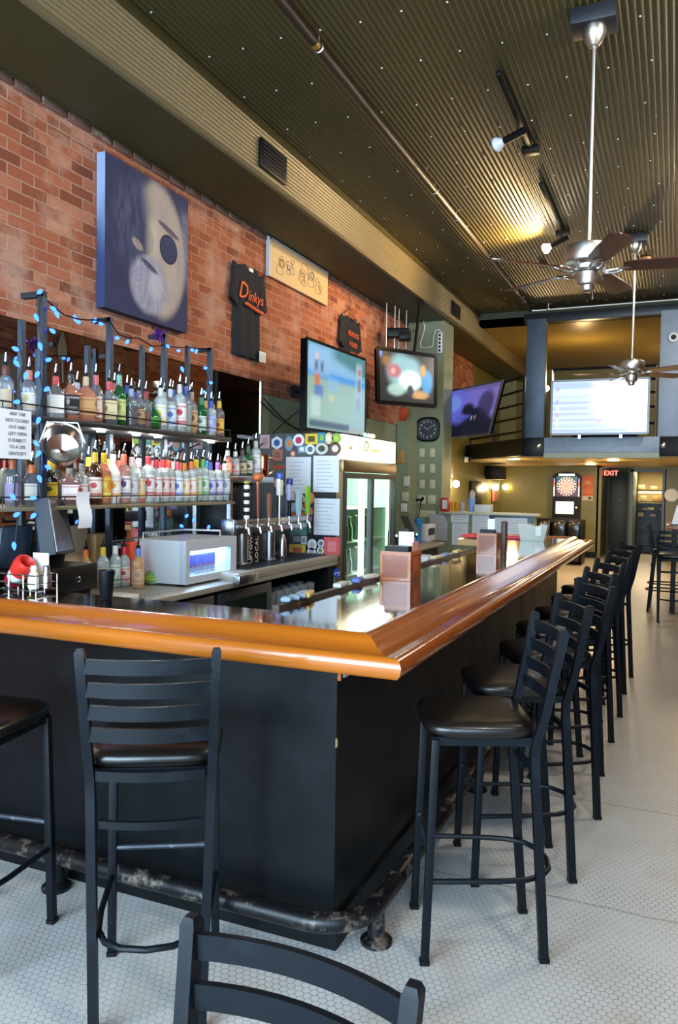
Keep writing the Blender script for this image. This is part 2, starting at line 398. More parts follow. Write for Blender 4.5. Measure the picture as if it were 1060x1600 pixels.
# ================================================================== ROOM SHELL
XL, XR, YF, YB, ZC = -3.72, 2.8, -2.2, 18.1, 4.4
struct(MB().bx(-4.0, 3.1, -2.5, 21.2, -.12, 0).build('floor', M['floor']))
struct(MB().bx(-4.0, 3.1, -2.5, 21.2, 4.5, 4.6).build('ceiling', M['dolive']))
def corrugated(path, y0, y1, mat, name, parent=None):
    """path: dense list of (x,z); extruded along y"""
    b = MB(); rows = []
    for y in (y0, y1): rows.append([b.bm.verts.new((x, y, z)) for x, z in path])
    for i in range(len(path)-1): b.bm.faces.new((rows[0][i], rows[0][i+1], rows[1][i+1], rows[1][i]))
    return b.build(name, mat, parent, smooth=60, fixn=False)
def wave(a, b, amp, per=.068, k=8):
    a = Vector((a[0], a[1])); b = Vector((b[0], b[1])); L = (b-a).length; d = (b-a)/L; nn = Vector((-d.y, d.x)); m = int(L/per*k)
    return [tuple(a + d*(L*i/m) + nn*amp*math.sin(2*PI*L*i/m/per)) for i in range(m+1)]
struct(corrugated(wave((-3.07, ZC), (XR, ZC), .0042, .042), YF, 12.9, M['tin'], 'ceiling'))
struct(MB().bx(XL, XR, 12.9, YB, 4.2, 4.3).build('ceiling', M['gold']))
# screw heads of the ceiling sheets
b = MB()
for j in range(24):
    for i in range(22):
        y = -.6+j*.57; x = -3.0+i*.272+(.05 if j % 2 else 0)
        if x < 2.7 and y < 12.6: b.ball((x+random.uniform(-.01, .01), y+random.uniform(-.02, .02), ZC-.008), .0075, 5, .6)
o = b.build('ceiling_screws', M['white']); o['kind'] = 'structure'; o.name = 'trim_1'
# boxed duct along the brick wall
sof = [(-3.07, ZC), (-3.07, 4.345)] + wave((-3.07, 4.34), (-3.07, 3.985), .004, .032) + [(-3.066, 3.98), (-3.062, 3.95), (-3.09, 3.945)]
struct(corrugated(sof, YF, 18.1, M['duct'], 'ceiling'))
struct(corrugated([(-3.09, 3.945)] + wave((-3.10, 3.95), (XL, 3.95), .0042, .042), YF, 18.1, M['tin'], 'ceiling'))
struct(MB().bx(-3.12, -3.055, YF, 12.9, 4.335, 4.40).build('trim_2', M['tin']))
a_, c_ = at(776, 690, Y=17.9), at(808, 575, Y=17.9)
struct(MB().bx(a_.x, c_.x, 17.9, 18.1, 2.28, c_.z).build('trim_3', M['green']))
# left wall: bricks above, painted plaster below
struct(MB().bx(XL-.12, XL, YF, 11.3, 2.42, 4.4).bx(XL-.12, XL, YF, 6.66, 0, 2.42).build('wall_left', M['brick']))
struct(MB().bx(XL-.12, XL-.02, 6.66, 21, 0, 4.4).build('wall_left', M['olive']))
struct(MB().bx(XL-.12, XL-.012, 6.66, 11.2, 0, 2.43).build('wall_left', M['green']))
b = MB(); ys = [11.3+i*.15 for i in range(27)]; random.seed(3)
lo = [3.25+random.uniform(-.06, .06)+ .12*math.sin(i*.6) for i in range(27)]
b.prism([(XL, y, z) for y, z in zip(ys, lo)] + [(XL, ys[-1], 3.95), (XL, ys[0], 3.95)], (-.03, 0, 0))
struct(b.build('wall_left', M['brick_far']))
b = MB()
for i in range(60):
    y = YF+.1+i*.223; b.box((XL+.004, y, 3.925), (.03, .20, .05), bev=.004)
struct(b.build('trim_5', worn('chipped_top_bricks', '#6f5348', '#b49a88', .8, .8, 0, 5)))
# right wall, front wall with shop windows, back wall
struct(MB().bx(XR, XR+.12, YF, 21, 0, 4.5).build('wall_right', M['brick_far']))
b = MB(); b.bx(-3.84, XR, YF-.2, YF, 0, .42).bx(-3.84, XR, YF-.2, YF, 4.2, 4.5).bx(-3.84, XR, YF-.2, YF, 3.08, 3.3)
for x0, x1 in ((-3.84, -3.6), (.2, .8), (2.6, 2.92)): b.bx(x0, x1, YF-.2, YF, 0, 4.5)
struct(b.build('wall_front', M['dolive']))
for k, (x0, x1, z0, z1) in enumerate(((-3.6, .2, .42, 3.08), (.8, 2.6, .42, 3.08), (-3.6, .2, 3.3, 4.2), (.8, 2.6, 3.3, 4.2))):
    b = MB(); t = .05
    b.bx(x0, x1, YF-.12, YF-.06, z0, z0+t).bx(x0, x1, YF-.12, YF-.06, z1-t, z1)
    n_ = 3 if k % 2 == 0 else 2
    for i in range(n_+1):
        xx = x0+(x1-x0-t)*i/n_; b.bx(xx, xx+t, YF-.12, YF-.06, z0, z1)
    w_ = struct(b.build(f'window_{k+1}', M['black'])); struct(MB().bx(x0, x1, YF-.1, YF-.095, z0, z1).build('window_pane', M['clear'], w_, world=True))
struct(MB().bx(XL-.12, -1.56, YB, YB+.12, 0, 4.4).bx(-.21, XR, YB, YB+.12, 0, 4.4).bx(-1.56, -.21, YB, YB+.12, 2.0, 4.4).build('wall_back', M['olive']))
struct(MB().bx(-1.6, -1.5, YB, 19.6, 0, 2.1).build('wall_recess_left', M['olive'])); sc.objects['wall_recess_left'].name = 'wall_recess'
struct(MB().bx(-1.56, -.92, 19.5, 19.6, 0, 2.1).build('wall_recess', M['dolive']))
struct(MB().bx(-.98, -.86, 18.6, 21, 0, 2.1).build('wall_recess', M['dolive']))
struct(MB().bx(-1.0, 3, 21, 21.1, 0, 2.4).build('wall_kitchen', M['cream']))
struct(MB().bx(-.24, -.12, YB+.1, 21, 0, 2.4).build('wall_kitchen', M['cream']))
struct(MB().bx(XL, -1.56, YB-.03, YB, 0, .13).build('baseboard_back', M['black']))
struct(MB().bx(-.93, -.86, YB+.35, YB+.5, 0, 1.97).bx(-.26, -.19, YB+.0, YB+.1, 0, 1.97).bx(-.93, -.2, YB+.35, YB+.5, 1.92, 1.99).build('door_1', M['steelblue']))
# small door in the dark recess, with a pair of hooks on it
d = struct(MB().bx(-1.42, -.99, 19.44, 19.5, .02, 1.9, bev=.008).build('door_2', flat('dark_teal_door', '#262d29', .5)))
struct(MB().tube([(-1.2, 19.43, 1.22), (-1.2, 19.38, 1.24), (-1.2, 19.38, 1.3)], .008).tube([(-1.14, 19.43, 1.22), (-1.14, 19.38, 1.24), (-1.14, 19.38, 1.3)], .008).build('door_hook', M['chrome'], d, world=True))
# green pillar beside the bar with the narrower pipe chase in front of it
struct(MB().bx(XL, -3.15, 11.1, 11.6, 0, 3.95).build('wall_pillar', M['green']))
struct(MB().bx(XL, -3.53, 10.7, 11.1, 0, 2.47).build('wall_pillar', M['green']))
# half wall behind the bar
struct(MB().bx(-3.15, -1.79, 11.1, 11.24, 0, 1.14).build('wall_half', M['green']))
struct(MB().bx(-3.17, -1.74, 11.04, 11.28, 1.14, 1.175, bev=.005).build('trim_6', M['ivory']))
# ------------------------------------------------------------------ mezzanine
struct(MB().prism([(-2.2, 12.75, 2.03), (XR, 12.75, 2.03), (XR, YB, 2.03), (XL, YB, 2.03), (XL, 14.9, 2.03)], (0, 0, .25)).build('ceiling', M['cream']))
# beams that carry it
def solid(name, label, cat, mat, fn, group=None, **k):
    b = MB(); fn(b); o = b.build(name, mat, **k); return tag(o, label, cat, group)
struct(MB().bx(-1.93, -.24, 12.62, 12.75, 2.09, 2.33, bev=.006).build('trim_7', M['palesteel']))
struct(MB().bx(-1.93, -.24, 12.60, 12.76, 2.01, 2.088).build('trim_8', flat('pale_green_grey_lip', '#9aa08a', .5)))
struct(MB().bx(-2.27, -1.935, 12.60, 12.76, 2.04, 2.33, bev=.004).bx(-.235, XR, 12.62, 12.76, 2.04, 2.33, bev=.004).build('trim_9', M['black']))
struct(MB().beam((-2.24, 12.74, 2.19), (XL, 14.9, 2.19), .12, .28, upv=(0, 0, 1)).build('trim_10', M['black']))
struct(MB().bx(-2.24, -1.94, 12.64, 12.80, 2.33, 4.2, bev=.004).build('trim_11', M['steelblue']))
struct(MB().bx(-.27, .12, 12.64, 12.80, 2.33, 4.2, bev=.004).build('trim_12', M['palesteel']))
struct(MB().bx(-2.3, XR, 12.70, 12.86, 4.16, 4.30, bev=.004).build('trim_13', M['dark']))
struct(MB().bx(XL, XR, 12.9, 13.1, 4.2, 4.5).build('trim_14', M['dolive']))
for k, x in enumerate((-2.01, -.185)):
    o = MB().lathe([(.045, 0), (.045, .02), (.03, .035), (.012, .04)], (x, 12.60, 2.2), 16, 'Y').build('beam_bolt', M['nickel'])
    tag(o, ('round bolt cap on black beam end below the blue-grey column', 'round bolt cap on black beam below the pale right-hand column')[k], 'bolt')
# ------------------------------------------------------------------ long worn stains on the wall are left to the paint; conduit and pipes
t = thing('ceiling_pipe', 'dark sprinkler pipe running the length of the corrugated ceiling', 'pipe', (-2.18, 5, ZC-.08))
px_ = -2.17
b = MB().tube([(px_, YF+.05, ZC-.07), (px_, 7.0, ZC-.07), (px_, 12.0, ZC-.075), (px_, 12.5, ZC-.09)], .029, 12)
b.build('pipe_run', M['pipe'], t, world=True)
for y in (4.6, 7.2, 8.0, 11.3, 11.9):
    hb = MB().tube(arc((px_, y, ZC-.07), .03, 0, 360, 16, 'XZ')[:-1], .006, 6, closed=True).tube([(px_, y, ZC-.04), (px_, y, ZC)], .006, 6)
    hb.build('pipe_hanger', M['nickel'], t, world=True)
MB().tube([(px_, 2.9, ZC-.07), (px_, 3.0, ZC-.07)], .031, 12).build('coupling', flat('brass_fitting', '#a98a3c', .3, .8), t, world=True) if False else None
MB().ball((px_, 4.55, ZC-.075), .034, 10).build('coupling', flat('brass_fitting', '#a98a3c', .3, .8), t, world=True)
t = thing('cross_pipe', 'thin silver pipe running across the top of the mezzanine beam', 'pipe', (-.6, 12.4, ZC-.1))
MB().tube([(px_, 12.5, ZC-.09), (px_+.1, 12.52, ZC-.09), (XR-.05, 12.52, ZC-.06)], .016, 10).build('pipe_run', M['nickel'], t, world=True)
for x in (-1.9,): MB().tube([(x, 12.52, ZC-.1), (x, 12.52, ZC)], .014, 8).ball((x, 12.52, ZC-.08), .03, 8).build('pipe_drop', M['nickel'], t, world=True)

# ================================================================== THE BAR
bar = thing('bar_counter', 'long L-shaped bar with dark glossy top, amber oak rail and black panelled front', 'bar counter', (-1.2, 4.5, 0))
xo, xi, yo, yi = -.72, -.92, 2.09, 2.32            # rail outer and inner edges
yE = 7.86                                         # far corner
zt = 1.07
MB().bx(-4.0+.29, xi+.01, yi-.01, 2.60, 1.03, zt).bx(-1.38, xi+.01, 2.60, 7.55, 1.03, zt).prism([(-1.38, 7.2, 1.03), (xi+.01, 7.2, 1.03), (xi+.01, yE-.22, 1.03), (-1.42, yE-.22, 1.03)], (0, 0, .0399)).build('bar_top', M['bartop'], bar, world=True)
# oak rail profile: (distance from inner edge, height)
prof = [(0, 1.03), (0, 1.072), (.012, 1.079), (.03, 1.082), (.055, 1.080), (.075, 1.068), (.10, 1.050), (.14, 1.036), (.165, 1.034), (.178, 1.046), (.192, 1.048), (.206, 1.040), (.213, 1.022), (.208, 1.000), (.195, .985), (.17, .982), (.12, .99), (.02, 1.0)]
def rail(fa, fb, name, mat):
    b = MB(); A = [b.bm.verts.new(fa(d, z)) for d, z in prof]; B = [b.bm.verts.new(fb(d, z)) for d, z in prof]
    b.bridge(A, B); b.cap(A, True); b.cap(B); return b.build(name, mat, bar, world=True, smooth=50)
rail(lambda d, z: (-3.71, yi-d, z), lambda d, z: (xi+d, yi-d, z), 'oak_rail', M['oak_x'])
rail(lambda d, z: (xi+d, yi-d, z), lambda d, z: (xi+d, yE-.2+d, z), 'oak_rail', M['oak_y'])
rail(lambda d, z: (xi+d, yE-.2+d, z), lambda d, z: (-1.45, yE-.2+d, z), 'oak_rail', M['oak_x'])
# front panels
MB().bx(-3.71, -1.01, 2.35, 2.39, .0, 1.03).build('front_panel', M['black_panel'], bar, world=True)
MB().bx(-1.05, -1.01, 2.39, 7.6, .0, 1.03).build('side_panel', M['black_panel'], bar, world=True)
MB().bx(-1.37, -1.05, 7.55, 7.6, 0, 1.03).build('end_panel', M['black_panel'], bar, world=True)
MB().bx(-3.71, -1.05, 2.40, 2.43, .05, 1.03).bx(-1.09, -1.06, 2.43, 7.5, .05, 1.03).build('inner_carcass', M['black'], bar, world=True)
MB().bx(-3.71, -1.0, 2.335, 2.352, 0, .10).bx(-1.012, -.995, 2.335, 7.6, 0, .10).build('kick_board', M['black_panel'], bar, world=True)
# chipped corner showing bare wood, small round sticker under the rail, amber bracket
MB().prism([(-1.012, 2.349, .675), (-1.008, 2.349, .68), (-1.008, 2.349, .70), (-1.012, 2.349, .71)], (.002, .006, 0)).build('bare_wood_chip', flat('bare_tan_wood', '#8a7350', .7), bar, world=True)
MB().bx(-1.012, -1.004, 2.40, 2.46, .90, .982).build('badge', M['ivory'], bar, world=True)
MB().lathe([(.02, 0), (.02, .003)], (-1.003, 2.43, .938), 16, 'X').build('badge_emblem', flat('black_and_gold_emblem', '#4a4216', .5), bar, world=True)
MB().prism([(-1.009, 2.352, .98), (-1.009, 2.352, .90), (-1.009, 2.375, .98)], (.012, 0, 0)).build('corner_bracket', M['oak_y'], bar, world=True)
# foot rail: thick worn pipe on posts
rp = [(-3.6, 2.26, .125), (-1.08, 2.26, .125)] + [(-1.08+.19*math.sin(R(a)), 2.45-.19*math.cos(R(a)), .125) for a in range(10, 90, 10)] + [(-.89, 2.46, .125), (-.89, 7.5, .125)]
fr = thing('foot_rail', 'thick scuffed black foot rail pipe curving round the bar corner near the floor', 'foot rail', (-1.2, 3.0, 0))
MB().tube(rp, .033, 16).build('rail_pipe', M['rust'], fr, world=True)
for x, y in ((-2.95, 2.26), (-2.12, 2.26), (-.89, 2.44), (-.89, 3.9), (-.89, 5.3), (-.89, 6.7)):
    MB().lathe([(.055, 0), (.055, .012), (.045, .02), (.03, .03), (.028, .11)], (x, y, 0), 16).build('floor_bracket', M['rust'], fr, world=True)
# back edge of the bar: drink rail strip with clutter
MB().bx(-1.40, -1.37, 2.62, 6.9, 1.035, 1.085).build('back_lip', worn('dull_metal_lip', '#4a3f36', '#a09a90', .4, .7, .5, 12), bar, world=True)
# far leg of bar with wooden edge (service side)
MB().bx(-1.85, -1.38, 7.12, 7.60, 1.03, 1.055).bx(-1.85, -1.38, 7.10, 7.16, 1.0, 1.056).build('service_ledge', wood('pale_ledge_wood', '#a77a4a', '#c0955f', 'X', .4, .2), bar, world=True)
# ================================================================== STOOLS
def slat(b, z, xw, y0, bow, h=.04, th=.012, n=10):
    """curved back slat between posts, bulging to +y"""
    top = []
    for s_ in (0, 1):
        for i in range(n+1):
            u = i/n*2-1; top.append((u*xw, y0+bow*(1-u*u)+s_*th))
    A = []; B = []
    pts = [top[i] for i in range(n+1)] + [top[n+1+i] for i in range(n, -1, -1)]
    b.prism([(x, y, z-h) for x, y in pts], (0, 0, h))
def make_stool(name, label, cat, seat=.755, H=1.085, slats=((1.070), (1.003), (.937), (.872)), group=None, bar_h=True):
    t = thing(name, label, cat, group=group); k = .013
    def post_y(z): return .215-.04*z/(seat-.05) if z < seat-.05 else .175+.07*((z-seat+.05)/(H-seat+.05))**1.15
    def post_x(z): return .148+.034*min(1, max(0, (z-.1)/(H-.1)))
    for s_ in (-1, 1):
        b = MB(); zz = [0, seat-.10, seat-.03, seat+.06, seat+.18, H]
        pts = [Vector((s_*post_x(z), post_y(z)-(.012 if 0 < i < 3 else 0), z)) for i, z in enumerate(zz)]
        rings = []
        for i, p in enumerate(pts):
            rings.append([b.bm.verts.new(p+Vector((a*k, c*k*1.1, 0))) for a, c in ((-1, -1), (1, -1), (1, 1), (-1, 1))])
        for r0, r1 in zip(rings, rings[1:]): b.bridge(r0, r1)
        b.cap(rings[0], True)
        top = rings[-1]; tip = [b.bm.verts.new(v.co+Vector((0, 0, .012))+(pts[-1]-v.co)*.35) for v in top]; b.bridge(top, tip); b.cap(tip)
        b.build('back_post', M['stool'], t)
        MB().beam((s_*.168, -.178, 0), (s_*.160, -.155, seat-.02), .026, .026, bev=.002).build('leg', M['stool'], t)
    for z in slats:
        slat(MB_ := MB(), z, post_x(z)-.01, post_y(z)-.004, .030); MB_.build('back_slat', M['stool'], t)
    b = MB(); z = seat-.012
    b.bx(-.165, .165, -.168, -.145, z-.028, z).bx(-.165, -.143, -.165, .17, z-.028, z).bx(.143, .165, -.165, .17, z-.028, z).bx(-.15, .15, .150, .172, z-.028, z)
    slat(b, z, .15, .175, .022, h=.028, th=.014)
    b.build('seat_frame', M['stool'], t)
    # padded seat
    b = MB(); rows = []
    for h, g in ((-.012, .96), (0, 1.0), (.014, 1.02), (.026, .985), (.034, .90), (.038, .7), (.040, .35)):
        rows.append(b.ring(Vector((0, -.005, seat+h)), Vector((1, 0, 0)), Vector((0, 1, 0)), .188*g, .185*g, 32, 4.5))
    for r0, r1 in zip(rows, rows[1:]): b.bridge(r0, r1)
    b.cap(rows[0], True); b.cap(rows[-1]); b.build('seat', M['vinyl'], t, smooth=60)
    if bar_h:
        b = MB(); slat(b, .60, .142, .172, .020, h=.022, th=.012); b.build('rear_stretcher', M['stool'], t)
        b = MB(); path = [(-.166, -.168, .27), (-.160, .05, .27), (-.148, .15, .27), (-.12, .21, .27), (-.07, .245, .27), (0, .257, .27), (.07, .245, .27), (.12, .21, .27), (.148, .15, .27), (.160, .05, .27), (.166, -.168, .27)]
        b.tube(path, .0095, 8).build('footring', M['stool'], t)
        MB().tube([(-.164, -.168, .36), (.164, -.168, .36)], .0095, 8).build('front_rung', worn('scraped_rung', '#30353d', '#8a8f96', .4, .8, .5, 20), t)
    else:
        b = MB()
        for s_ in (-1, 1): b.tube([(s_*.165, -.17, .2), (s_*.15, .17, .2)], .009, 8)
        b.tube([(-.158, 0, .2), (.158, 0, .2)], .009, 8).build('stretcher', M['stool'], t)
    for s_ in (-1, 1):
        for y in (-.178, .215): MB().bx(s_*(.148 if y > 0 else .168)-.015, s_*(.148 if y > 0 else .168)+.015, y-.016, y+.016, 0, .014).build('foot_cap', M['black'], t)
    return t
GS = 'black metal ladder-back stools along the bar'
proto = make_stool('bar_stool', 'dark ladder-back bar stool seen from behind, in front of the short bar side', 'bar stool', group=GS)
def put(o, mid, rz, back=.235):
    d = Vector((-math.sin(rz), math.cos(rz))); o.location = (mid[0]-d.x*back, mid[1]-d.y*back, 0); o.rotation_euler = (0, 0, rz)
put(proto, (-1.30, 1.728), R(209.5), .245)
def more(label, mid, rz, back=.235, group=GS):
    o = copy_tree(proto); o['label'] = label; put(o, mid, rz, back)
    if group: o['group'] = group
    return o
more('dark metal bar stool mostly cut off at the left edge beside the short bar side', (-2.06, 1.64), R(190))
more('nearest dark stool on the long bar side, its black seat fully visible', (-.385, 2.717), R(-66.5), .245)
for k, (m, a, lab) in enumerate([((-.379, 3.285), -64, 'second dark stool on the long bar side, just behind the nearest one'),
        ((-.352, 3.937), -60, 'third dark ladder-back stool on the long side of the bar'),
        ((-.379, 4.525), -62, 'fourth dark ladder-back stool on the long side of the bar'),
        ((-.373, 5.134), -61, 'fifth dark ladder-back stool counting away along the long bar side'),
        ((-.354, 5.718), -63, 'sixth dark ladder-back stool counting away along the long bar side'),
        ((-.370, 6.352), -60, 'seventh dark stool, second from the far end of the row'),
        ((-.340, 6.937), -64, 'farthest dark stool of the row on the long bar side, standing slightly out')]):
    more(lab, m, R(a))
# low chair at the very front, back of it towards the bar
ch = make_stool('dining_chair', 'dark metal dining chair at the bottom edge, only its curved ladder back in frame', 'chair', seat=.44, H=.868, slats=(.855, .785, .715, .645), bar_h=False)
put(ch, (-.488, .985), R(-2.5), .235)

# ---------------- high tables and stools on the right
tb = thing('high_table', 'wood-topped high table at the right edge beyond the bar stools', 'table', (.36, 11.1, 0))
MB().bx(-.10, .85, 10.45, 11.9, 1.045, 1.085, bev=.005).build('tabletop', wood('table_wood', '#7a4526', '#9b6238', 'Y', .3, .4), tb, world=True)
for x in (.0, .75):
    for y in (10.6, 11.75): MB().beam((x, y, 0), (x, y, 1.045), .06, .06).build('leg', M['black'], tb, world=True)
for k, (m, a, lab) in enumerate([((.00, 9.72), 178, 'black stool at the right edge, nearest one by the high table'), ((-.30, 10.72), 88, 'black stool tucked against the side of the high table on the right'),
                                ((-.30, 11.45), 92, 'farther black stool at the side of the high table on the right')]):
    more(lab, m, R(a), group='black stools at the high table')
mn = thing('menu_stand', 'white menu card standing on the high table at the right edge', 'menu', (.02, 10.9, 1.085))
MB().prism([(-.04, 10.9, 1.086), (.14, 10.86, 1.086), (.16, 10.95, 1.34), (.02, 10.99, 1.34)], (.003, .01, 0)).build('menu_card', M['paper'], mn, world=True)
MB().bx(-.05, .15, 10.84, 10.98, 1.085, 1.10).build('base', M['black'], mn, world=True)
o = MB().lathe([(.14, 0), (.14, .012), (.12, .02), (.09, .018)], (-.075, 18.08, 1.42), 24, 'Y').build('wall_plate', M['white']); tag(o, 'round white plate hung on the olive back wall at the right edge', 'plate')

# ================================================================== CEILING FANS
def make_fan(name, label, loc, rot, hubz, blades, group='ceiling fans on long rods'):
    t = thing(name, label, 'ceiling fan', (loc[0], loc[1], hubz), 0, group)
    z0 = ZC-hubz
    MB().bx(-.13, .13, -.10, .10, z0-.10, z0-.005, bev=.004).build('mounting_block', M['dark'], t)
    MB().lathe([(.012, z0-.21), (.03, z0-.205), (.045, z0-.185), (.065, z0-.15), (.07, z0-.115), (.068, z0-.10)], seg=28).build('canopy', M['nickel'], t)
    MB().tube([(0, 0, .06), (0, 0, z0-.2)], .013, 14).build('down_rod', M['nickel'], t)
    MB().lathe([(.03, .085), (.035, .075), (.10, .07), (.135, .055), (.14, .04), (.14, -.035), (.13, -.05), (.10, -.062), (.095, -.085), (.06, -.095)], seg=40).build('motor_housing', M['nickel'], t)
    MB().lathe([(.055, -.095), (.064, -.10), (.064, -.155), (.058, -.17), (.04, -.178), (.035, -.205), (.022, -.215), (.008, -.217)], seg=32).build('switch_cup', M['nickel'], t)
    MB().tube([(.03, 0, -.2), (.03, 0, -.25)], .0018, 6).ball((.03, 0, -.255), .006, 8).build('pull_chain', M['nickel'], t)
    for i in range(5):
        a = rot+i*2*PI/5; Mx = Matrix.Rotation(a, 4, 'Z')
        b = MB()
        b.tube([Mx @ Vector(p) for p in ((.07, .018, -.08), (.11, .03, -.10), (.16, .035, -.095), (.20, .03, -.085), (.245, .0, -.08), (.20, -.03, -.085), (.16, -.035, -.095), (.11, -.03, -.10), (.07, -.018, -.08))], .0075, 8)
        b.build('blade_bracket', M['chrome'], t)
        b = MB(); outl = [(.20, -.045), (.24, -.058), (.58, -.068), (.64, -.062), (.665, -.03), (.668, .0), (.66, .035), (.63, .062), (.58, .070), (.24, .058), (.20, .045)]
        T = Mx @ Matrix.Rotation(R(-13), 4, 'X')
        b.prism([T @ Vector((x, y, -.082)) for x, y in outl], T.to_3x3() @ Vector((0, 0, .007))); b.build('blade', M['walnut'], t)
    return t
make_fan('ceiling_fan', 'large brushed nickel ceiling fan with five dark brown blades, nearest the camera', (-.525, 4.98), R(5), 2.95, 5)
make_fan('ceiling_fan', 'farther brushed nickel ceiling fan hanging in front of the bright screen', (-.495, 9.47), R(-30), 2.93, 5)

# ================================================================== TRACK LIGHTS
def track(label, x, y0, y1, hy, head, lit):
    t = thing('track_light', label, 'track light', (x, (y0+y1)/2, ZC-.03), 0, 'track lights on the corrugated ceiling')
    MB().bx(x-.02, x+.02, y0, y1, ZC-.045, ZC-.012, bev=.003).build('track', M['black'], t, world=True)
    MB().bx(x-.07, x+.07, y1-.09, y1+.02, ZC-.06, ZC-.01, bev=.004).build('feed_box', M['black'], t, world=True)
    a = Vector((x, hy, ZC-.13)); d = (Vector(head)-a).normalized()
    MB().tube([(x, hy-.02, ZC-.045), (x, hy-.02, ZC-.09), a], .010, 8).build('swivel', M['black'], t, world=True)
    MB().tube([a-d*.07, a+d*.13], .028, 14).build('lamp_holder', M['black'], t, world=True)
    q = d.to_track_quat('Z', 'Y').to_matrix()
    m = (q.col[0], q.col[1], q.col[2])
    p = a+d*.13
    MB().lathe([(.022, 0), (.028, .02), (.05, .055), (.056, .075), (.05, .09), (.03, .10), (.008, .104)], p, 20, m=m).build('bulb', glow('lit_reflector_bulb', (1, .86, .6), 30) if lit else flat('unlit_frosted_bulb', '#cfd6e0', .3), t, world=True)
    return p+d*.12, d
track('black track light with an unlit white bulb, near the top of the picture', -1.19, 5.4, 6.75, 6.15, (-1.46, 6.28, ZC-.16), False)
p, d = track('black track light with a glowing bulb, halfway to the mezzanine', -1.23, 7.5, 9.05, 8.95, (-1.48, 9.05, ZC-.20), True)
s_ = bpy.data.lights.new('track_bulb_light', 'SPOT'); s_.energy = 170; s_.color = WARM; s_.spot_size = R(150); s_.spot_blend = .8; s_.shadow_soft_size = .05
so = bpy.data.objects.new('track_bulb_light', s_); col.objects.link(so); so.location = p+Vector((0, 0, -.03)); so.rotation_euler = Vector((-.75, -.45, .30)).to_track_quat('-Z', 'Y').to_euler()
o = MB().lathe([(.06, 0), (.055, -.03), (.03, -.045)], (-.42, 10.4, ZC-.01), 20).build('smoke_detector', flat('cream_detector', '#c98f58', .5)); tag(o, 'small round cream smoke detector on the ceiling right of the fan rod', 'smoke detector')
o = MB().bx(-1.66, -1.58, 10.2, 10.28, ZC-.05, ZC-.01).build('junction_box', M['black']); tag(o, 'small black box on the ceiling near the dark pipe', 'box')
# black vents in the duct side
for lab, y, h in (('black square air vent in the side of the boxed duct above the portrait', 5.65, .22), ('small black air vent in the duct side above the green pillar', 11.36, .20)):
    t = thing('air_vent', lab, 'vent', (-3.06, y, 4.14), 0, 'black vents in the duct')
    MB().bx(-3.075, -3.045, y-.22, y+.22, 4.14-h/2, 4.14+h/2, bev=.004).build('frame', M['black'], t, world=True)
    b = MB()
    for i in range(6): b.beam((-3.04, y-.19, 4.14-h/2+.03+i*(h-.06)/5), (-3.04, y+.19, 4.14-h/2+.03+i*(h-.06)/5), .004, .016)
    b.build('grille', M['dark'], t, world=True)
# ================================================================== PICTURES, SHIRTS, SCREENS
def sm(a, b, x):
    t = min(1, max(0, (x-a)/(b-a))); return t*t*(3-2*t)
def lerp3(a, b, t): return tuple(a[i]+(b[i]-a[i])*t for i in range(3))
def nz(x, y, s=0):
    v = math.sin(x*12.9+y*78.2+s*37.7)*43758.5; return v-math.floor(v)
def vn(x, y, s=0):
    xi_, yi_ = math.floor(x), math.floor(y); fx, fy = x-xi_, y-yi_; fx = fx*fx*(3-2*fx); fy = fy*fy*(3-2*fy)
    return (nz(xi_, yi_, s)*(1-fx)+nz(xi_+1, yi_, s)*fx)*(1-fy)+(nz(xi_, yi_+1, s)*(1-fx)+nz(xi_+1, yi_+1, s)*fx)*fy
def ell(u, v, cu, cv, a, b, rot=0):
    x, y = u-cu, v-cv; c, s_ = math.cos(R(rot)), math.sin(R(rot)); x, y = x*c+y*s_, -x*s_+y*c
    return math.sqrt((x/a)**2+(y/b)**2)
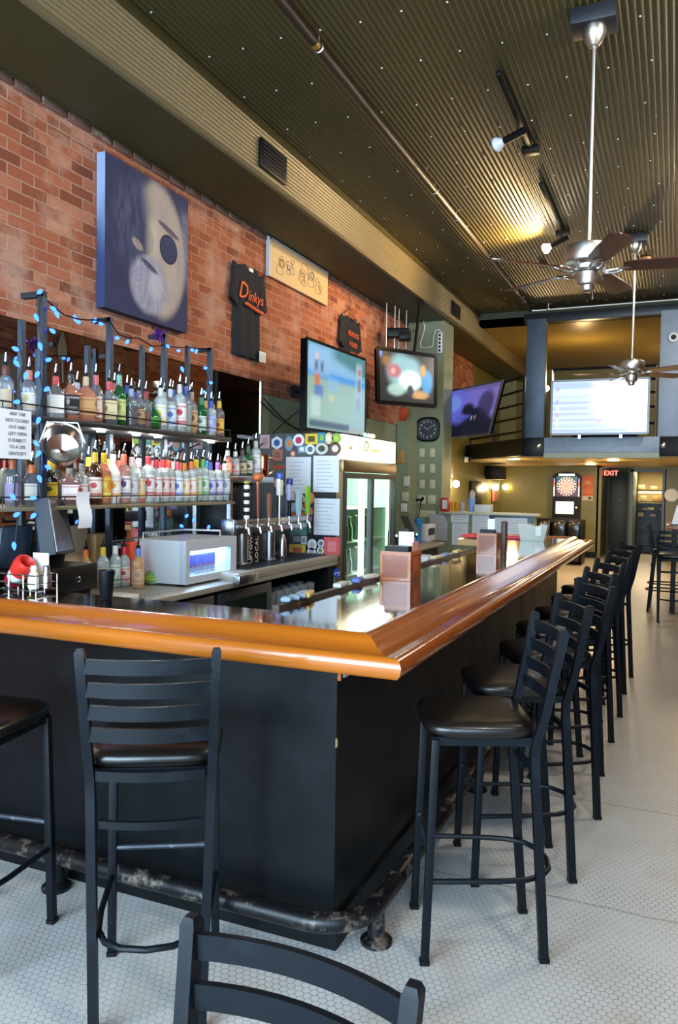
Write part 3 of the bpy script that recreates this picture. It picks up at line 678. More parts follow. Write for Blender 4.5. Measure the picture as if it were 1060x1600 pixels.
# the big canvas: generic painted portrait, bearded man in round dark glasses
navy, pale, tan_, grey = srgb('#23284a'), srgb('#a9a6b2'), srgb('#b3a496'), srgb('#6d7396')
def portrait(u, v):                     # u to the right, v upward
    n1 = vn(u*9, v*9, 1); n2 = vn(u*40, v*14, 2)
    c = lerp3(navy, srgb('#333a63'), n1*.6)
    hair = sm(.95, .6, ell(u, v, .52, .62, .58, .48)); c = lerp3(c, grey, hair*.35*n2)
    fa = sm(1.10, .90, ell(u, v, .62, .52, .34, .47, 6)); c = lerp3(c, lerp3(tan_, grey, .25*n2), fa*sm(.44, .64, u+.10*(v-.5)+.05*n1)*(.8+.2*n1))
    c = lerp3(c, srgb('#c9beb0'), .55*fa*sm(.12, 0, abs(u-.535-.05*(v-.5)))*sm(.34, .42, v)*sm(.78, .62, v))
    c = lerp3(c, tan_, .7*sm(1.1, .7, ell(u, v, .36, .50, .075, .035, -20)))
    be = sm(1.1, .80, ell(u, v, .50, .25, .235, .21)); st = .6+.4*math.sin((math.atan2(v-.46, u-.52))*26+n1*14+n2*3)*vn(u*16, v*16, 8)
    c = lerp3(c, lerp3(grey, pale, st*.6+.4*n2), be)
    c = lerp3(c, srgb('#c4c0cc'), .5*be*sm(1, .3, ell(u, v, .58, .27, .12, .16)))
    c = lerp3(c, navy, .85*sm(1.15, .8, ell(u, v, .50, .385, .11, .022, -18)))
    c = lerp3(c, srgb('#9a93a2'), .7*sm(1.1, .9, ell(u, v, .55, .43, .10, .03, -10))*n2)
    for cu, a in ((.74, 1), (.44, .2)):
        e = ell(u, v, cu, .56, .115, .105); c = lerp3(c, srgb('#14162c') if e > .88 else lerp3(srgb('#262c50'), srgb('#454e7c'), sm(.2, .8, v-.3+u*.2)*.6), sm(1.04, .97, e)*a)
    c = lerp3(c, navy, .8*sm(1.2, .8, ell(u, v, .74, .70, .14, .022, -14)))
    c = lerp3(c, srgb('#8f90a8'), .6*sm(.86, .93, u)*sm(.25, .45, v)*(.4+.6*n2)*sm(.95, .8, v))
    return c
t = thing('portrait_canvas', 'large blue-grey canvas portrait of a bearded face in round dark glasses on brick', 'painting', (XL+.03, 4.83, 2.76))
y0, y1, z0, z1, xf = 4.33, 5.32, 2.745, 3.80, XL+.075
def side_c(u, v): return lerp3(srgb('#2d3962'), srgb('#8ea3c8'), sm(.35, .95, v+.15*vn(v*6, u*3, 4)))  # window light painted into the edge colour, paler towards the top
MB().sheet(lambda u, v: (xf, y0+(y1-y0)*u, z0+(z1-z0)*v), 130, 150, portrait).build('painted_face', M['paint_matte'], t, world=True, fixn=False)
b = MB(); b.sheet(lambda u, v: (XL+.004+(xf-XL-.004)*u, y0, z0+(z1-z0)*v), 2, 40, side_c).sheet(lambda u, v: (XL+.004+(xf-XL-.004)*u, y0+(y1-y0)*v, z0), 2, 10, lambda u, v: srgb('#171b30'))
b.sheet(lambda u, v: (XL+.004+(xf-XL-.004)*u, y1, z0+(z1-z0)*v), 2, 10, side_c).sheet(lambda u, v: (XL+.004+(xf-XL-.004)*u, y0+(y1-y0)*v, z1), 2, 10, side_c)
b.build('canvas_edge', M['paint_matte'], t, world=True)
# tan sign with line drawings
t = thing('tan_sign', 'long tan board with faint line drawings hung under the duct', 'sign', (XL+.03, 7.44, 3.56))
MB().bx(XL+.01, XL+.04, 6.75, 8.13, 3.565, 3.935).build('board', flat('tan_board', '#c9ad80', .6, var=.06, scale=4), t, world=True)
MB().bx(XL+.008, XL+.046, 6.735, 6.765, 3.56, 3.94).bx(XL+.008, XL+.046, 6.74, 8.13, 3.915, 3.94).build('edge_trim', flat('pale_grey_trim', '#b4b4bc', .5), t, world=True)
random.seed(11)
for gi, (cy_, colr) in enumerate(((6.98, '#8a6f3c'), (7.2, '#556b78'), (7.48, '#8a6f3c'), (7.72, '#4f6a62'), (7.88, '#8a6f3c'))):
    b = MB()
    for k in range(5):
        r0 = random.uniform(.03, .075); cz = 3.74+random.uniform(-.08, .08); yy = cy_+random.uniform(-.05, .05)
        b.tube([(XL+.041, yy+r0*math.cos(a)*(1+.25*math.sin(3*a+k)), cz+r0*.9*math.sin(a)*(1+.2*math.cos(2*a))) for a in [2*PI*i/18 for i in range(18)]], .0028, 5, closed=True)
    b.build('line_drawing', flat('drawn_line_%d' % gi, colr, .7), t, world=True)
MB().tube([(XL+.02, 6.9, 3.93), (XL+.02, 6.9, 3.96)], .006, 6).tube([(XL+.02, 8.0, 3.93), (XL+.02, 8.0, 3.96)], .006, 6).build('screw_hook', M['nickel'], t, world=True)
# T-shirts pinned to the bricks: outline + soft folds
def shirt(name, label, yc, zt_, wd, ht, X0, hem=.0, sleeves=True):
    t = thing(name, label, 'shirt', (X0, yc, zt_-ht))
    # half outline (y offset, z) from neck to hem
    hw = wd/2
    def half(v):                         # v 0 at bottom .. 1 at top -> half width
        return hw*(.98+.04*(1-v)) if v < .95 else hw*(.98-.14*sm(.95, 1, v))
    for side, off in (('front', .045), ('back', .0)):
        b = MB()
        def fn(u, v, off=off):
            s = u*2-1; neck = .10*max(0, 1-abs(s)/.36)**.8 if side == 'front' else .03*max(0, 1-abs(s)/.36)
            z = zt_-ht+ht*v-(neck+.06*abs(s)**1.5)*sm(.9, 1, v)
            fold = .012*math.sin(s*9+2*v)*(1-v*.6)
            return (X0+.006+off*(1-s**4)*.8+fold*(1 if off else 0)*(1-s**6)+.004, yc+s*half(v), z)
        b.sheet(fn, 36, 30); b.build('body_cloth' if side == 'front' else 'back_cloth', M['navy'], t, world=True, fixn=False)
    if sleeves:
        for s in (-1, 1):
            b = MB(); a = Vector((X0+.03, yc+s*hw*.84, zt_-.07)); e = Vector((X0+.035, yc+s*(hw*1.10), zt_-.40))
            rings = []
            for i in range(7):
                p = a.lerp(e, i/6); rings.append(b.ring(p, Vector((0, s*.9, .42)).normalized(), Vector((1, 0, 0)), .085-.012*i/6, .022, 18))
            for r0, r1 in zip(rings, rings[1:]): b.bridge(r0, r1)
            b.build('sleeve', M['navy'], t, world=True)
    return t
t = shirt('t_shirt', 'navy t-shirt with orange script lettering pinned flat on the brick wall', 6.37, 3.57, .50, .86, XL)
o_ = lambda y, z, x=XL+.066: (x, y, z)
words('D', .22, o_(6.21, 3.29), (0, 1, 0), (0, 0, 1), M['orange'], t, 'shirt_lettering', .001, shear=.3)
words('inkys', .14, o_(6.44, 3.27), (0, 1, .0), (0, -.1, 1), M['orange'], t, 'shirt_lettering', .001, shear=.3)
words('COFFEE', .07, o_(6.43, 3.17), (0, 1, .0), (0, 0, 1), M['orange'], t, 'shirt_lettering', .001, shear=.1) if False else MB().tube([o_(6.27, 3.19), o_(6.45, 3.165), o_(6.58, 3.155)], .016, 8).build('shirt_swash', M['orange'], t, world=True)
MB().bx(XL+.05, XL+.056, 6.34, 6.41, 3.50, 3.53).build('neck_label', M['white'], t, world=True)
MB().bx(XL+.056, XL+.062, 6.54, 6.66, 2.70, 2.80).build('price_tag', M['paper'], t, world=True)
t = shirt('hanging_shirt', 'dark t-shirt with orange print on a hanger, half hidden by the big screen', 8.83, 3.60, .52, .75, XL, sleeves=True)
for i, (tx, z) in enumerate((('FRIENDS', 3.36), ('FOOD', 3.24), ('BEER', 3.12))):
    words(tx, .085, (XL+.068, 8.85, z), (0, 1, 0), (0, 0, 1), M['orange'], t, 'shirt_print', .001)
MB().tube([(XL+.03, 8.83, 3.76), (XL+.03, 8.85, 3.79), (XL+.03, 8.81, 3.81), (XL+.03, 8.80, 3.78)], .004, 6).tube([(XL+.03, 8.83, 3.76), (XL+.03, 8.83, 3.69), (XL+.03, 8.62, 3.58)], .005, 6).tube([(XL+.03, 8.83, 3.69), (XL+.03, 9.04, 3.58)], .005, 6).build('wire_hanger', flat('brown_hanger', '#5a3b26', .5), t, world=True)

# ------------------------------------------------------------------ televisions
def screen(name, label, TL, TR, BR, BL, paint, es, frame_mat, nu=40, nv=24, depth=.06, bez=.018, group='wall televisions'):
    TL, TR, BR, BL = map(Vector, (TL, TR, BR, BL)); c = (TL+TR+BR+BL)/4
    t = thing(name, label, 'television', tuple(c), 0, group)
    nn = (TR-BL).cross(TL-BR).normalized()
    if nn.dot(EYE-c) < 0: nn = -nn
    MB().prism([TL, TR, BR, BL], -nn*depth).build('housing', M['tvblack'], t, world=True)
    x = (TR-TL).normalized(); y = (TL-BL).normalized(); b = MB()
    for p, q in ((TL, TR), (TR, BR), (BR, BL), (BL, TL)): b.beam(p, q, bez*1.6, bez, upv=nn)
    b.build('bezel', frame_mat, t, world=True)
    f = lambda u, v: (BL.lerp(BR, u)).lerp(TL.lerp(TR, u), v)+nn*.010
    MB().sheet(lambda u, v: f(.012+.976*u, .02+.96*v), nu, nv, paint).build('screen', painted(name+'_picture', .2, es), t, world=True, fixn=False)
    return t, nn
def blob(c, u, v, cu, cv, a, b, colr, k=1, rot=0): return lerp3(c, srgb(colr), k*sm(1.25, .7, ell(u, v, cu, cv, a, b, rot)))
def blk(c, u, v, u0, u1, v0, v1, colr, k=1, s=.02): return lerp3(c, srgb(colr), k*sm(u0-s, u0+s, u)*sm(u1+s, u1-s, u)*sm(v0-s, v0+s, v)*sm(v1+s, v1-s, v))
def pic1(u, v):
    c = lerp3(srgb('#86ab9a'), srgb('#8fb3b0'), u)
    c = lerp3(c, srgb('#2f8fd6'), sm(.60, .64, v)); c = lerp3(c, srgb('#7fb4d6'), sm(.68, .72, v))
    c = lerp3(c, srgb('#357c86'), sm(.78, .9, v+.25*(u-.6))*sm(.3, .5, u)); c = lerp3(c, srgb('#5aa0c0'), sm(.9, .97, v)*sm(.5, .2, u))
    c = blk(c, u, v, .02, .34, .66, .98, '#8ab5de', .8); c = blob(c, u, v, .14, .86, .03, .05, '#c9b9c0'); c = blk(c, u, v, .11, .15, .70, .80, '#2b3f58'); c = blk(c, u, v, .20, .24, .70, .80, '#2b3f58')
    c = blk(c, u, v, .10, .19, .52, .66, '#c1714f'); c = blk(c, u, v, .10, .24, .38, .52, '#3a62b8', .8); c = blk(c, u, v, .05, .2, .15, .38, '#a9c3c0')
    c = blk(c, u, v, .82, .93, .45, .92, '#a6bfd0', .8); c = blob(c, u, v, .88, .82, .03, .05, '#b06a68'); c = blk(c, u, v, .85, .91, .55, .72, '#4a5a58', .8); c = blk(c, u, v, .84, .9, .30, .5, '#7f8bd0', .8)
    c = blk(c, u, v, .32, .50, .48, .66, '#7db4e6', .5); c = blob(c, u, v, .38, .40, .05, .05, '#b9bb9a', .8)
    c = blk(c, u, v, .03, .7, .02, .10, '#27425e', .9); c = blk(c, u, v, .7, 1, 0, .06, '#b08a78', .6); c = lerp3(c, srgb('#8fb8c8'), .5*sm(.5, 1, u)*(.5+.5*math.sin(v*60))*sm(.45, .3, v))
    return c
X1 = -3.2
screen('television', 'large flat screen showing a blurry blue and green football picture', (X1, 6.60, 2.905), (X1, 8.10, 2.93), (X1, 8.10, 2.075), (X1, 6.60, 2.06), pic1, .6, M['tvblack'])
def pic2(u, v):
    c = srgb('#10141a'); c = blob(c, u, v, .45, .62, .30, .38, '#7fa6ac'); c = blob(c, u, v, .55, .45, .20, .2, '#cfe6da'); c = blob(c, u, v, .27, .62, .12, .14, '#a8525a', .9)
    c = blob(c, u, v, .25, .62, .04, .05, '#d8a6a0'); c = blob(c, u, v, .14, .80, .08, .1, '#8a5a30', .8); c = blob(c, u, v, .30, .25, .15, .12, '#9dbab0', .8); c = blob(c, u, v, .85, .45, .10, .25, '#2f86b8')
    c = blob(c, u, v, .78, .68, .05, .12, '#b8893a'); c = blob(c, u, v, .72, .18, .16, .08, '#b38a55'); c = blob(c, u, v, .55, .25, .06, .12, '#1b2632'); c = blob(c, u, v, .04, .92, .03, .05, '#3a6ad8')
    return lerp3(c, (0, 0, 0), .8*sm(.84, 1.0, v)*sm(.3, .6, u))
screen('television', 'smaller flat screen with a blurry white and teal picture beside the green pillar', at(589.5, 544, Y=9.0), at(680.5, 557, Y=9.75), at(680, 635, Y=9.70), at(591, 628, Y=8.95), pic2, .9, M['tvblack'], bez=.03)
def pic3(u, v):
    c = lerp3(srgb('#5d6be0'), srgb('#8a74c8'), u); c = lerp3(c, srgb('#16162c'), sm(.5, .30, v+.12*math.sin(u*7))); c = blob(c, u, v, .12, .72, .18, .18, '#7a9af2', .9)
    c = blob(c, u, v, .45, .58, .12, .10, '#1a1a30'); c = blob(c, u, v, .52, .50, .22, .08, '#15152a'); c = blob(c, u, v, .80, .60, .16, .3, '#241f3e', .8); c = blk(c, u, v, .2, .5, .36, .42, '#3a55c8', .7)
    c = blob(c, u, v, .55, .36, .02, .03, '#c9c0c8'); c = blob(c, u, v, .62, .37, .015, .04, '#c9b0a8'); c = blk(c, u, v, .3, 1, .93, 1, '#5a4a78', .6); return c
t3, n3 = screen('television', 'dark flat screen with purple and blue picture below the mezzanine, right of the clock', at(700.5, 612, Y=11.75), at(786, 595, Y=11.0), at(764, 678, Y=11.15), at(698.5, 684, Y=11.85), pic3, .4, flat('grey_screen_edge', '#55505a', .4))
def pic4(u, v):
    c = srgb('#c8dcf4'); row = int(v*9); st = .5+.5*math.sin(v*56)
    c = lerp3(c, srgb('#8a8fc4'), .8*st*sm(.62, .35, u+.25*(v-.5))*sm(.85, .6, v)); c = blk(c, u, v, .0, .5, .86, 1, '#7e96c0', .6)
    c = lerp3(c, (1, 1, 1), sm(.35, .6, u)*sm(.25, .5, v)); c = blob(c, u, v, .5, .22, .04, .04, '#d88ac0', .7); c = blk(c, u, v, .0, .8, .02, .08, '#8f93b8', .8)
    for k in range(7): c = blob(c, u, v, .05, .12+k*.12, .02, .035, ('#e0c060', '#d8d8e8', '#c07080', '#d8d8e8', '#7080c0', '#c0c0d8', '#9a7088')[k], .8)
    return c
t4, n4 = screen('television', 'bright washed-out screen with rows of text in front of the mezzanine', (-1.80, 12.45, 3.185), (-.40, 12.45, 3.185), (-.40, 12.45, 2.37), (-1.80, 12.45, 2.37), pic4, .75, flat('silver_screen_edge', '#8d93a6', .3))
for x_ in (-1.38, -.78): MB().bx(x_-.02, x_+.02, 12.47, 12.62, 2.30, 2.40).build('bracket', M['nickel'], t4, world=True)
# supports
for tv, p in zip([o for o in sc.objects if o.name.startswith('television') and o.type == 'EMPTY'], [((-3.66, 7.3, 2.5), (-3.27, 7.3, 2.5)), ((-3.1, 9.75, 3.92), (-3.1, 9.45, 2.9)), ((-3.3, 12.4, 2.6), (-2.9, 11.8, 2.7))]):
    MB().tube(p, .02, 10).box(p[0], (.05, .12, .12)).build('mount_arm', M['black'], tv, world=True)

# ------------------------------------------------------------------ amplifier / aerial shelf on rods above the small screen
t = thing('aerial_unit', 'black electronics box hanging on thin metal rods beside the pillar top', 'electronics', (-3.2, 10.0, 3.4))
for px_, y in ((603.5, 9.7), (616.5, 9.9), (623, 10.1), (634.5, 10.2)):
    top = at(px_, 468 if px_ < 620 else 478, Y=y); bot = at(px_, 545, Y=y); top.z = min(top.z, 3.93)
    MB().tube([bot, (bot.x, bot.y, top.z)], .008, 8).build('support_rod', M['nickel'], t, world=True)
a = at(622, 521, Y=9.9); MB().box(a, (.30, .2, .12), rz=R(20), bev=.01).box(a+Vector((.1, 0, -.05)), (.16, .2, .1), rz=R(20), bev=.01).build('receiver_box', M['black'], t, world=True)
MB().tube(sag(at(640, 515, Y=10.2), at(657, 500, Y=10.9), .08), .006, 6).build('cable', M['black'], t, world=True)
t = thing('white_power_lead', 'white extension lead looping down the top of the green pillar', 'cable', tuple(at(680, 520, Y=11.08)))
pts = [at(x, y, Y=11.07) for x, y in ((660, 490), (661, 497), (664, 512), (661, 524), (657, 536), (658, 543), (672, 543), (677, 540), (678, 528), (681, 517), (686, 515), (689, 519))]
MB().tube(pts, .010, 8).build('lead', M['white'], t, world=True)
a = at(688, 536, Y=11.06); MB().box(a, (.07, .045, .30), bev=.006).build('socket_strip', M['white'], t, world=True)
for k in range(5): MB().box(a+Vector((0, -.024, .11-.055*k)), (.03, .006, .03)).build('socket_hole', M['black'], t, world=True)
# ================================================================== BACK BAR
struct(MB().bx(XL-.002, XL+.012, 1.2, 6.65, .98, 2.525).build('trim_16', M['mirror']))
struct(MB().bx(XL, XL+.022, 6.645, 6.67, .98, 2.54).build('trim_17', M['nickel']))
# things on the opposite wall, seen in the mirror
o = MB().bx(XR-.05, XR-.01, 15.8, 18.0, 2.5, 4.1).build('upper_level_dark_panel', M['black']); tag(o, 'large black panel added for the dark upper level, seen only in the mirror', 'board')  # black sheet added for the darkness of the upper level in the mirror
def mirrored(px, py): p = at(px, py, X=2*(XL+.012)-XR+.03); return Vector((XR-.03, p.y, p.z))
p = mirrored(5, 592)
o = MB().lathe([(.42, 0), (.42, .02), (.36, .025), (.34, .012)], p, 32, 'X').build('round_sign', flat('grey_round_sign', '#8d857c', .5)); tag(o, 'round grey sign reflected at the left end of the back-bar mirror', 'sign')
p = mirrored(97, 545); b = MB()
b.prism([p+Vector((-.02, .20*w_, h)) for w_, h in ((0, -.26), (-.25, -.22), (-.5, -.1), (-.52, .02), (-.3, .16), (0, .30), (.3, .16), (.52, .02), (.5, -.1), (.25, -.22))], (.015, 0, 0)).tube([p+Vector((-.015, 0, -.25)), p+Vector((-.015, .01, -.6))], .015, 8)
o = b.build('leaf_sign', flat('grey_leaf_sign', '#a39a90', .5)); tag(o, 'grey spade-shaped sign reflected in the mirror above the whiskey bottles', 'sign')
# steel rack
rack = thing('bottle_rack', 'tall dark steel two-tier bottle rack in front of the back-bar mirror', 'rack', (-3.0, 3.6, .9))
RX = -2.87; ZU, ZL = 1.865, 1.42
postY = [at(x, 700, X=RX).y for x in (-42, 67, 172, 257, 328)]; ZR = 2.47
for i, (px_, y) in enumerate(zip((-42, 67, 172, 257, 328), postY)):
    X_ = RX; zr = ZR
    if i > 1: X_ = -3.165; y = at(px_, 700, X=X_).y; zr = 2.535
    MB().bx(X_-.022, X_+.012, y-.015, y+.015, .90, zr).build('post', M['rackm'], rack, world=True)
    MB().bx(X_-.13, X_+.012, y-.015, y+.015, zr-.028, zr).build('post_arm', M['dark'], rack, world=True)
for px_ in (34, 137, 222, 293):
    X_ = -3.24 if px_ == 34 else -3.5; y = at(px_, 600, X=X_).y; MB().bx(X_-.015, X_+.015, y-.015, y+.015, .90, at(px_, 540 if px_ > 50 else 500, X=X_).z).build('rear_post', M['rackm'], rack, world=True)
yS, yU, yLo = 2.2, at(358, 690, X=RX).y, at(364, 785, X=RX).y
MB().bx(-3.30, RX+.02, yS, yU, ZU-.035, ZU-.004, bev=.002).build('upper_shelf', M['dark'], rack, world=True)
MB().bx(-3.30, RX+.02, yS, yLo, ZL-.022, ZL-.004, bev=.002).build('lower_shelf', flat('glass_edge_shelf', '#8a846a', .3, .4), rack, world=True)
for z, ye in ((ZU+.045, yU), (ZL+.045, yLo)):
    b = MB().tube([(RX+.012, yS, z), (RX+.012, ye, z)], .004, 6)
    k = 0
    y = yS+.1
    while y < ye: b.tube([(RX+.012, y, z-.05), (RX+.012, y, z)], .003, 6); y += .4
    b.build('guard_rail', M['black'], rack, world=True)
for px_, py_ in ((158, 682), (247, 681), (75, 680), (213, 684), (330, 690)):
    y = at(px_, py_, X=-2.95).y
    MB().lathe([(.024, -.010), (.026, 0)], (-2.95, y, ZU-.036), 16).build('puck_light', glow('puck_light_glow', (1, .95, .85), 3), rack, world=True)
    point('puck_light_lamp', (-2.95, y, ZU-.08), 2.2, (1, .93, .8), .03)
# ---------------- steel counter and coolers
ct = thing('back_counter', 'stainless steel back-bar worktop over black under-counter coolers', 'counter', (-3.1, 4.5, 0))
MB().bx(XL+.02, -2.62, 2.62, 6.08, .865, .90, bev=.004).build('worktop', M['worktop'], ct, world=True)
MB().bx(XL+.02, -2.68, 2.62, 5.0, .0, .865).bx(XL+.02, -3.1, 5.0, 6.08, 0, .865).bx(-3.1, -2.68, 5.0, 6.08, 0, .45).bx(-3.1, -2.66, 5.96, 6.08, .45, .865).build('cooler_body', M['black'], ct, world=True)
for k in range(3):
    y0 = 2.72+k*.76; MB().bx(-2.68, -2.645, y0, y0+.70, .14, .84, bev=.004).build('cooler_door', M['dark'], ct, world=True)
    MB().bx(-2.643, -2.64, y0+.08, y0+.62, .22, .78).build('door_glass', flat('dark_door_glass', '#1c2620', .08, coat=.6, var=.5, scale=8), ct, world=True)
MB().bx(-3.05, -2.65, 5.02, 5.95, .60, .615).build('glass_shelf', M['dark'], ct, world=True)
dr = thing('drip_tray', 'raised stainless drip tray that the tap tower stands on', 'drip tray', (-2.85, 5.3, .90))
MB().bx(-3.2, -2.61, 4.42, 6.06, .90, .955, bev=.004).build('tray', M['worktop'], dr, world=True)
b = MB()
for i in range(26): b.bx(-3.05, -2.66, 4.62+i*.052, 4.635+i*.052, .955, .960)
b.build('grate', M['dark'], dr, world=True)
MB().bx(-2.62, -2.57, 4.36, 4.62, .885, .945, bev=.004).build('end_bracket', M['steel'], dr, world=True)
# ---------------- bottles
def prof_of(kind):
    return {'round': [(.030, 0), (.036, .006), (.037, .02), (.037, .185), (.034, .205), (.022, .225), (.0145, .24), (.0145, .295)],
            'wine': [(.032, 0), (.037, .006), (.037, .17), (.033, .195), (.019, .225), (.0145, .245), (.0145, .30)],
            'square': [(.034, 0), (.038, .005), (.038, .175), (.034, .192), (.020, .210), (.0155, .222), (.0155, .285)],
            'tall': [(.032, 0), (.037, .005), (.038, .02), (.038, .20), (.035, .215), (.020, .228), (.0145, .24), (.0145, .285)],
            'taper': [(.030, 0), (.034, .006), (.040, .15), (.036, .185), (.022, .215), (.0145, .235), (.0145, .29)],
            'flask': [(.040, 0), (.046, .006), (.047, .14), (.042, .16), (.022, .18), (.0145, .19), (.0145, .24)],
            'squat': [(.03, 0), (.05, .01), (.056, .05), (.050, .085), (.03, .115), (.015, .13), (.013, .17)]}[kind]
def bottle(label, x, y, z, kind='round', gl='clear', liq=None, level=.7, cap='#c0392b', lab=None, lab2=None, spout=True, s=1.0, name='liquor_bottle', group=None, emb=True):
    t = thing(name, label, 'bottle', (x, y, z), 0, group)
    pr = [(r*(.62+.5*s), h*s) for r, h in prof_of(kind)]; ex = 5 if kind in ('square', 'flask') else None; syy = .6 if kind == 'flask' else 1
    yaw = Matrix.Rotation(R(random.uniform(-12, 12)-20), 3, 'Z')
    m = (yaw @ Vector((1, 0, 0)), yaw @ Vector((0, 1, 0)), Vector((0, 0, 1)))
    mm = m if kind != 'flask' else (m[1], m[0]*-1, m[2])
    MB().lathe(pr, seg=20, ex=ex, sy=syy, m=mm).build('bottle_glass', M[gl], t, smooth=50)
    if liq:
        top = pr[-1][1]*level; q = []
        for (r0, h0), (r1, h1) in zip(pr, pr[1:]):
            if h0 > top: break
            q.append((r0*.93-.0005, max(h0, .004)))
            if h1 > top: f_ = (top-h0)/(h1-h0); q.append(((r0+(r1-r0)*f_)*.93-.0005, top)); break
        if len(q) > 1: MB().lathe(q, seg=16, ex=ex, sy=syy, m=mm).build('liquor', LQ[liq], t, smooth=50)
    H = pr[-1][1]
    if lab:
        r = pr[2][0]+.0012; h1_ = next((h for rr, h in pr[3:] if rr < r*.97), pr[3][1]); z0_, z1_ = .035*s, max(.07*s, h1_*.80)
        if ex: z1_ = h1_*.82
        c1 = srgb(lab); c2 = srgb(lab2 or lab)
        rn = random.random()
        def paint(u, v):
            c = c1
            if emb:
                e = ell(u, v, .62, .55+.1*rn, .13, .16); c = lerp3(c, c2, 1 if e < 1 else 0)
                if .14 < v < .24 or .84 < v < .9: c = lerp3(c, c2, .8)
                if int(v*22) % 3 == 1 and .25 < u < .9 and v < .42: c = lerp3(c, c2, .45)
            return c
        def fn(u, v):
            a = R(-155+190*u)-R(5)
            ca, sa = math.cos(a), math.sin(a)
            if ex: ca = math.copysign(abs(ca)**(2/5), ca); sa = math.copysign(abs(sa)**(2/5), sa)
            return (mm[0]*ca*r+mm[1]*sa*r*(syy if not ex else syy*1.0)+mm[2]*(z0_+(z1_-z0_)*v))*1.0
        MB().sheet(fn, 22, 14, paint).build('paper_label', M['paint'], t, fixn=False)
    if cap:
        MB().lathe([(.0155, H*.80), (.0175, H*.81), (.0165, H-.004), (.0145, H+.002)], seg=14).build('neck_foil', flat('foil_'+cap[1:], cap, .4), t)
    if spout:
        MB().lathe([(.012, H), (.014, H+.004), (.013, H+.016), (.008, H+.022)], seg=12).build('spout_collar', M['black'], t)
        d = yaw @ Vector((.25, 0, 1)).normalized()
        MB().tube([(0, 0, H+.018), (0, 0, H+.030), Vector((0, 0, H+.030))+d*.035], [.0055, .006, .0035], 8).build('pour_spout', M['chrome'], t)
    return t
def nth(i): return ('first', 'second', 'third', 'fourth', 'fifth', 'sixth', 'seventh', 'eighth', 'ninth', 'tenth', 'eleventh', 'twelfth', 'thirteenth', 'fourteenth', 'fifteenth', 'sixteenth', 'seventeenth', 'eighteenth', 'nineteenth', 'twentieth', 'twenty-first', 'twenty-second', 'twenty-third', 'twenty-fourth', 'twenty-fifth')[i]
def row(spec, X, zs, where, group):
    for i, s_ in enumerate(spec):
        px_, py_, kind, gl, liq, lvl, cap, lab, lab2, desc = s_[:10]; spout = s_[10] if len(s_) > 10 else True
        a = at(px_, 700, X=X); H = at(px_, py_, X=X).z-zs-(.066 if spout else 0)
        base = prof_of(kind)[-1][1]; sc_ = min(1.15, max(.75, H/base))
        bottle(f'{desc}, {nth(i)} from left, {where}', X+random.uniform(-.012, .012), a.y, zs, kind, gl, liq, lvl, cap, lab, lab2, spout, sc_, group=group)
UP = [(8, 600, 'round', 'clear', 'darkrum', .5, '#5a2a1a', '#b8a58a', None, 'dark bottle with orange cap'),
      (47, 576, 'round', 'clear', 'clearish', .6, '#d8876a', '#f0efe8', '#e0c890', 'clear bottle with very bright white label'),
      (85, 576, 'square', 'clear', 'clearish', .4, '#d23a38', '#f4f2ea', None, 'clear red-capped bottle with bright white label'),
      (112, 566, 'square', 'clear', 'amber', .88, '#181818', '#1a1a1c', '#c8c8c8', 'square whiskey bottle with black label'),
      (133, 570, 'flask', 'clear', 'amber', .92, '#c8b48a', '#c99a68', '#8a5a34', 'amber bottle with tan label and cream neck'),
      (151, 568, 'round', 'clear', 'amber', .5, '#c86a68', '#e8dcd8', '#a83a3a', 'pink-necked bottle with white and red label'),
      (171, 578, 'square', 'clear', 'darkrum', .6, '#cc2a30', '#dcc9a0', '#8a7a58', 'red wax-topped bottle with cream label'),
      (188, 568, 'wine', 'greeng', None, .7, '#7fae9a', '#c8cf86', '#8a9450', 'green bottle with yellow-green label'),
      (204, 592, 'round', 'clear', 'darkrum', .55, '#8a98b8', None, None, 'half-full bottle of dark liquor with silver neck'),
      (217, 596, 'round', 'clear', 'darkrum', .6, None, '#b08d6c', '#6a4a34', 'dark liquor bottle with brown label'),
      (227, 600, 'round', 'clear', 'red', .45, '#8a2a2a', None, None, 'slim bottle with deep red liquor'),
      (237, 625, 'squat', 'greeng', None, .7, None, '#3f8a3a', '#2a6a28', 'squat round green bottle', False),
      (249, 590, 'tall', 'frost', None, .7, '#c0c8cc', '#d8dcdc', '#d8c23a', 'frosted bottle with yellow square label'),
      (264, 592, 'tall', 'clear', 'clearish', .7, '#b8c0c8', '#d8dfe6', '#3a62b8', 'clear bottle with white and blue label'),
      (278, 585, 'tall', 'clear', 'clearish', .8, '#c8c8c8', '#e8e6ea', '#c03048', 'white-labelled clear bottle with red dot'),
      (290, 588, 'round', 'clear', 'clearish', .6, '#3a62b8', None, None, 'plain clear bottle with blue neck'),
      (301, 597, 'round', 'clear', 'gold', .5, '#a08a68', '#cfa47c', '#5a3a28', 'small bottle with peach-brown label'),
      (313, 606, 'round', 'greeng', None, .7, '#1f7a4a', '#cfd8c8', '#4a6a5a', 'dark green gin bottle with pale label'),
      (329, 612, 'tall', 'clear', 'clearish', .8, '#3a4ab0', '#8a9ad0', '#d8c8d8', 'clear bottle with blue seal and violet label'),
      (341, 612, 'round', 'clear', 'red', .6, '#c8a040', '#e0b040', '#8a3020', 'red bottle with gold cap and yellow label')]
GU, GL_ = 'spirit bottles on the upper rack shelf', 'spirit bottles on the lower rack shelf'
row(UP, -2.945, ZU, 'front upper shelf', GU)
